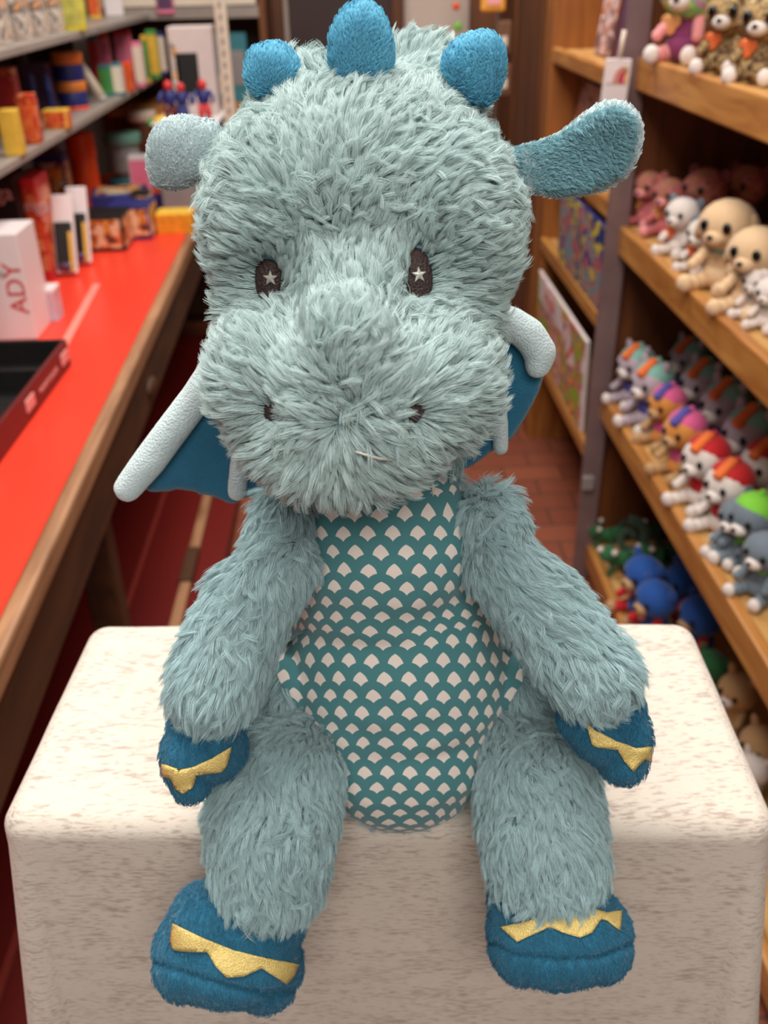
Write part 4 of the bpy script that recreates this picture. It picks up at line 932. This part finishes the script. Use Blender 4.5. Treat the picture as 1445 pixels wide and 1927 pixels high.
def toy(kind, label, cat, u, v, hp, z, group=None, face=-62, tilt=0, xr=(.66, .90), hz=1.28):
    """head centre at photo position (u, v), head about hp pixels wide, seated on a board of height z"""
    best = None
    for x in np.linspace(xr[0], xr[1], 60):
        p = at_x(u, v, x); s_ = hp*mpp(p)/1.04; e_ = abs(p.z-hz*s_-z)
        if best is None or e_ < best[0]: best = (e_, p, s_)
    e_, p, s_ = best; r_ = PROTO[kind]
    if r_[1]: o = copy_tree(r_[0])
    else: o = r_[0]; r_[1] = True
    s2 = max(s_, min(1.6*s_, (p.z-z)/hz)) if p.z-hz*s_ > z+.02 else s_
    o.location = (p.x, p.y, max(z+.001, p.z-hz*s2) if p.z-hz*s_ < z else z+.001)
    o.scale = (s_, s_, s2); o.rotation_euler = (0, tilt, math.radians(face))
    tag(o, label, cat, group or {1.276: 'plush toys on the top oak shelf', .936: 'plush toys on the second oak shelf', .531: 'plush toys on the third oak shelf'}.get(z, 'plush toys on the bottom oak shelf')); return o
Z1, Z2, Z3, Z4 = 1.276, .936, .531, .100
toy('rainbow', 'rainbow plush cat with a gold heart tag on the top oak shelf', 'plush toy', 1290, 62, 96, Z1, face=-40)
toy('leopard', 'dark spotted plush cat left of its twin on the top oak shelf', 'plush toy', 1372, 44, 84, Z1, face=-40)
toy('leopard', 'dark spotted plush cat with red heart tag at the right frame edge, top shelf', 'plush toy', 1440, 50, 90, Z1, face=-40)
toy('pinkdog', 'pink spotted plush giraffe, front left on the second shelf', 'plush toy', 1222, 352, 58, Z2, face=-50)
toy('pinkdog', 'pink spotted plush giraffe just right of the leftmost one, second shelf', 'plush toy', 1262, 368, 62, Z2, face=-50)
toy('maroondog', 'maroon spotted plush giraffe behind the grey and white koala', 'plush toy', 1330, 358, 78, Z2, face=-60)
toy('maroondog', 'dim maroon plush giraffe at the back right of the second shelf', 'plush toy', 1408, 350, 76, Z2, face=-60)
toy('koala', 'small white and grey plush koala with a red tag on the second shelf', 'plush toy', 1284, 428, 62, Z2, face=-55)
toy('koala', 'white plush koala lying low beside the cream dogs', 'plush toy', 1318, 492, 58, Z2, face=-60)
toy('rabbit', 'left cream plush dog with teal collar on the second shelf', 'plush toy', 1366, 462, 98, Z2, face=-50)
toy('rabbit', 'right cream plush dog with teal collar on the second shelf', 'plush toy', 1424, 486, 96, Z2, face=-50)
toy('whitecat', 'white plush kitten with teal collar beside the cream dogs', 'plush toy', 1426, 556, 58, Z2, face=-60)
toy('whitecat', 'cream-white plush kitten low at the right frame edge, second shelf', 'plush toy', 1440, 616, 56, Z2, face=-50)
toy('husky', 'grey plush puppy with teal hat, furthest left on the third shelf', 'plush toy', 1196, 694, 64, Z3)
toy('husky', 'grey plush puppy with teal hat in front, above the golden puppies', 'plush toy', 1226, 736, 73, Z3)
toy('husky', 'dim grey plush puppy with teal hat in the back corner of the third shelf', 'plush toy', 1296, 676, 66, Z3)
toy('husky', 'grey plush puppy with teal hat in the back row above the front golden puppy', 'plush toy', 1324, 722, 77, Z3)
toy('husky', 'grey plush puppy with teal hat in the back row, second from the frame edge', 'plush toy', 1366, 766, 84, Z3)
toy('husky', 'grey plush puppy with teal hat at the right frame edge, back row', 'plush toy', 1412, 818, 92, Z3)
toy('goldpup', 'golden plush puppy with pink hat, the farther of the two', 'plush toy', 1256, 762, 66, Z3)
toy('goldpup', 'golden plush puppy with pink hat, the nearer of the two', 'plush toy', 1288, 822, 74, Z3)
toy('redpup', 'white plush puppy with red hat beside the nearer golden puppy', 'plush toy', 1330, 866, 82, Z3)
toy('redpup', 'white plush puppy with red hat, middle one of three', 'plush toy', 1374, 912, 84, Z3)
toy('redpup', 'white plush puppy with red hat, half cut by the frame edge', 'plush toy', 1440, 878, 84, Z3)
toy('greypup', 'slate plush puppy with lime hat and white patch', 'plush toy', 1420, 976, 84, Z3)
toy('greypup2', 'slate plush puppy with lime collar at the front of the third shelf', 'plush toy', 1384, 1030, 72, Z3)
toy('greypup2', 'slate plush puppy with lime collar, lowest in the picture on the third shelf', 'plush toy', 1436, 1090, 80, Z3)
G4 = None
for i, (u, v, hp, lb) in enumerate(((1150, 968, 76, 'green plush lizard with coiled tail in the far left corner of the bottom shelf'), (1178, 1030, 84, 'green plush lizard with coiled tail in front of the blue ball toys'), (1232, 972, 76, 'green plush lizard at the back of the bottom shelf'), (1246, 1026, 80, 'green plush lizard behind the blue ball toys'), (1140, 1030, 66, 'green plush lizard nearest the bottom shelf lip'))):
    toy('lizard', lb, 'plush toy', u, v+4, hp*.64, Z4, face=-30, hz=.8)
toy('bluepal', 'round blue plush toy, the farthest left of the blue group', 'plush toy', 1212, 1104, 74, Z4, face=-70)
toy('bluepal', 'round blue plush toy behind the pedestal edge, back right of the blue group', 'plush toy', 1288, 1092, 66, Z4, face=-70)
toy('bluepal', 'round blue plush toy peeking just above the cream pedestal', 'plush toy', 1232, 1160, 74, Z4, face=-70)
toy('bluepal', 'round blue plush toy nearest the oak shelf lip, beside the pedestal corner', 'plush toy', 1322, 1162, 80, Z4, face=-70)
toy('limepal', 'olive green plush frog low behind the pedestal corner', 'plush toy', 1342, 1250, 60, Z4, face=-60)
toy('tancat', 'tan plush cat low on the bottom shelf near the frame edge', 'plush toy', 1392, 1300, 70, Z4, face=-60)
toy('tancat', 'tan plush cat on the bottom shelf at the right frame edge', 'plush toy', 1436, 1400, 76, Z4, face=-60)
toy('whitecat', 'white plush kitten on the bottom shelf beside the pedestal', 'plush toy', 1418, 1450, 60, Z4, face=-60)
for k, v in PROTO.items():
    if not v[1]: print('UNUSED', k)
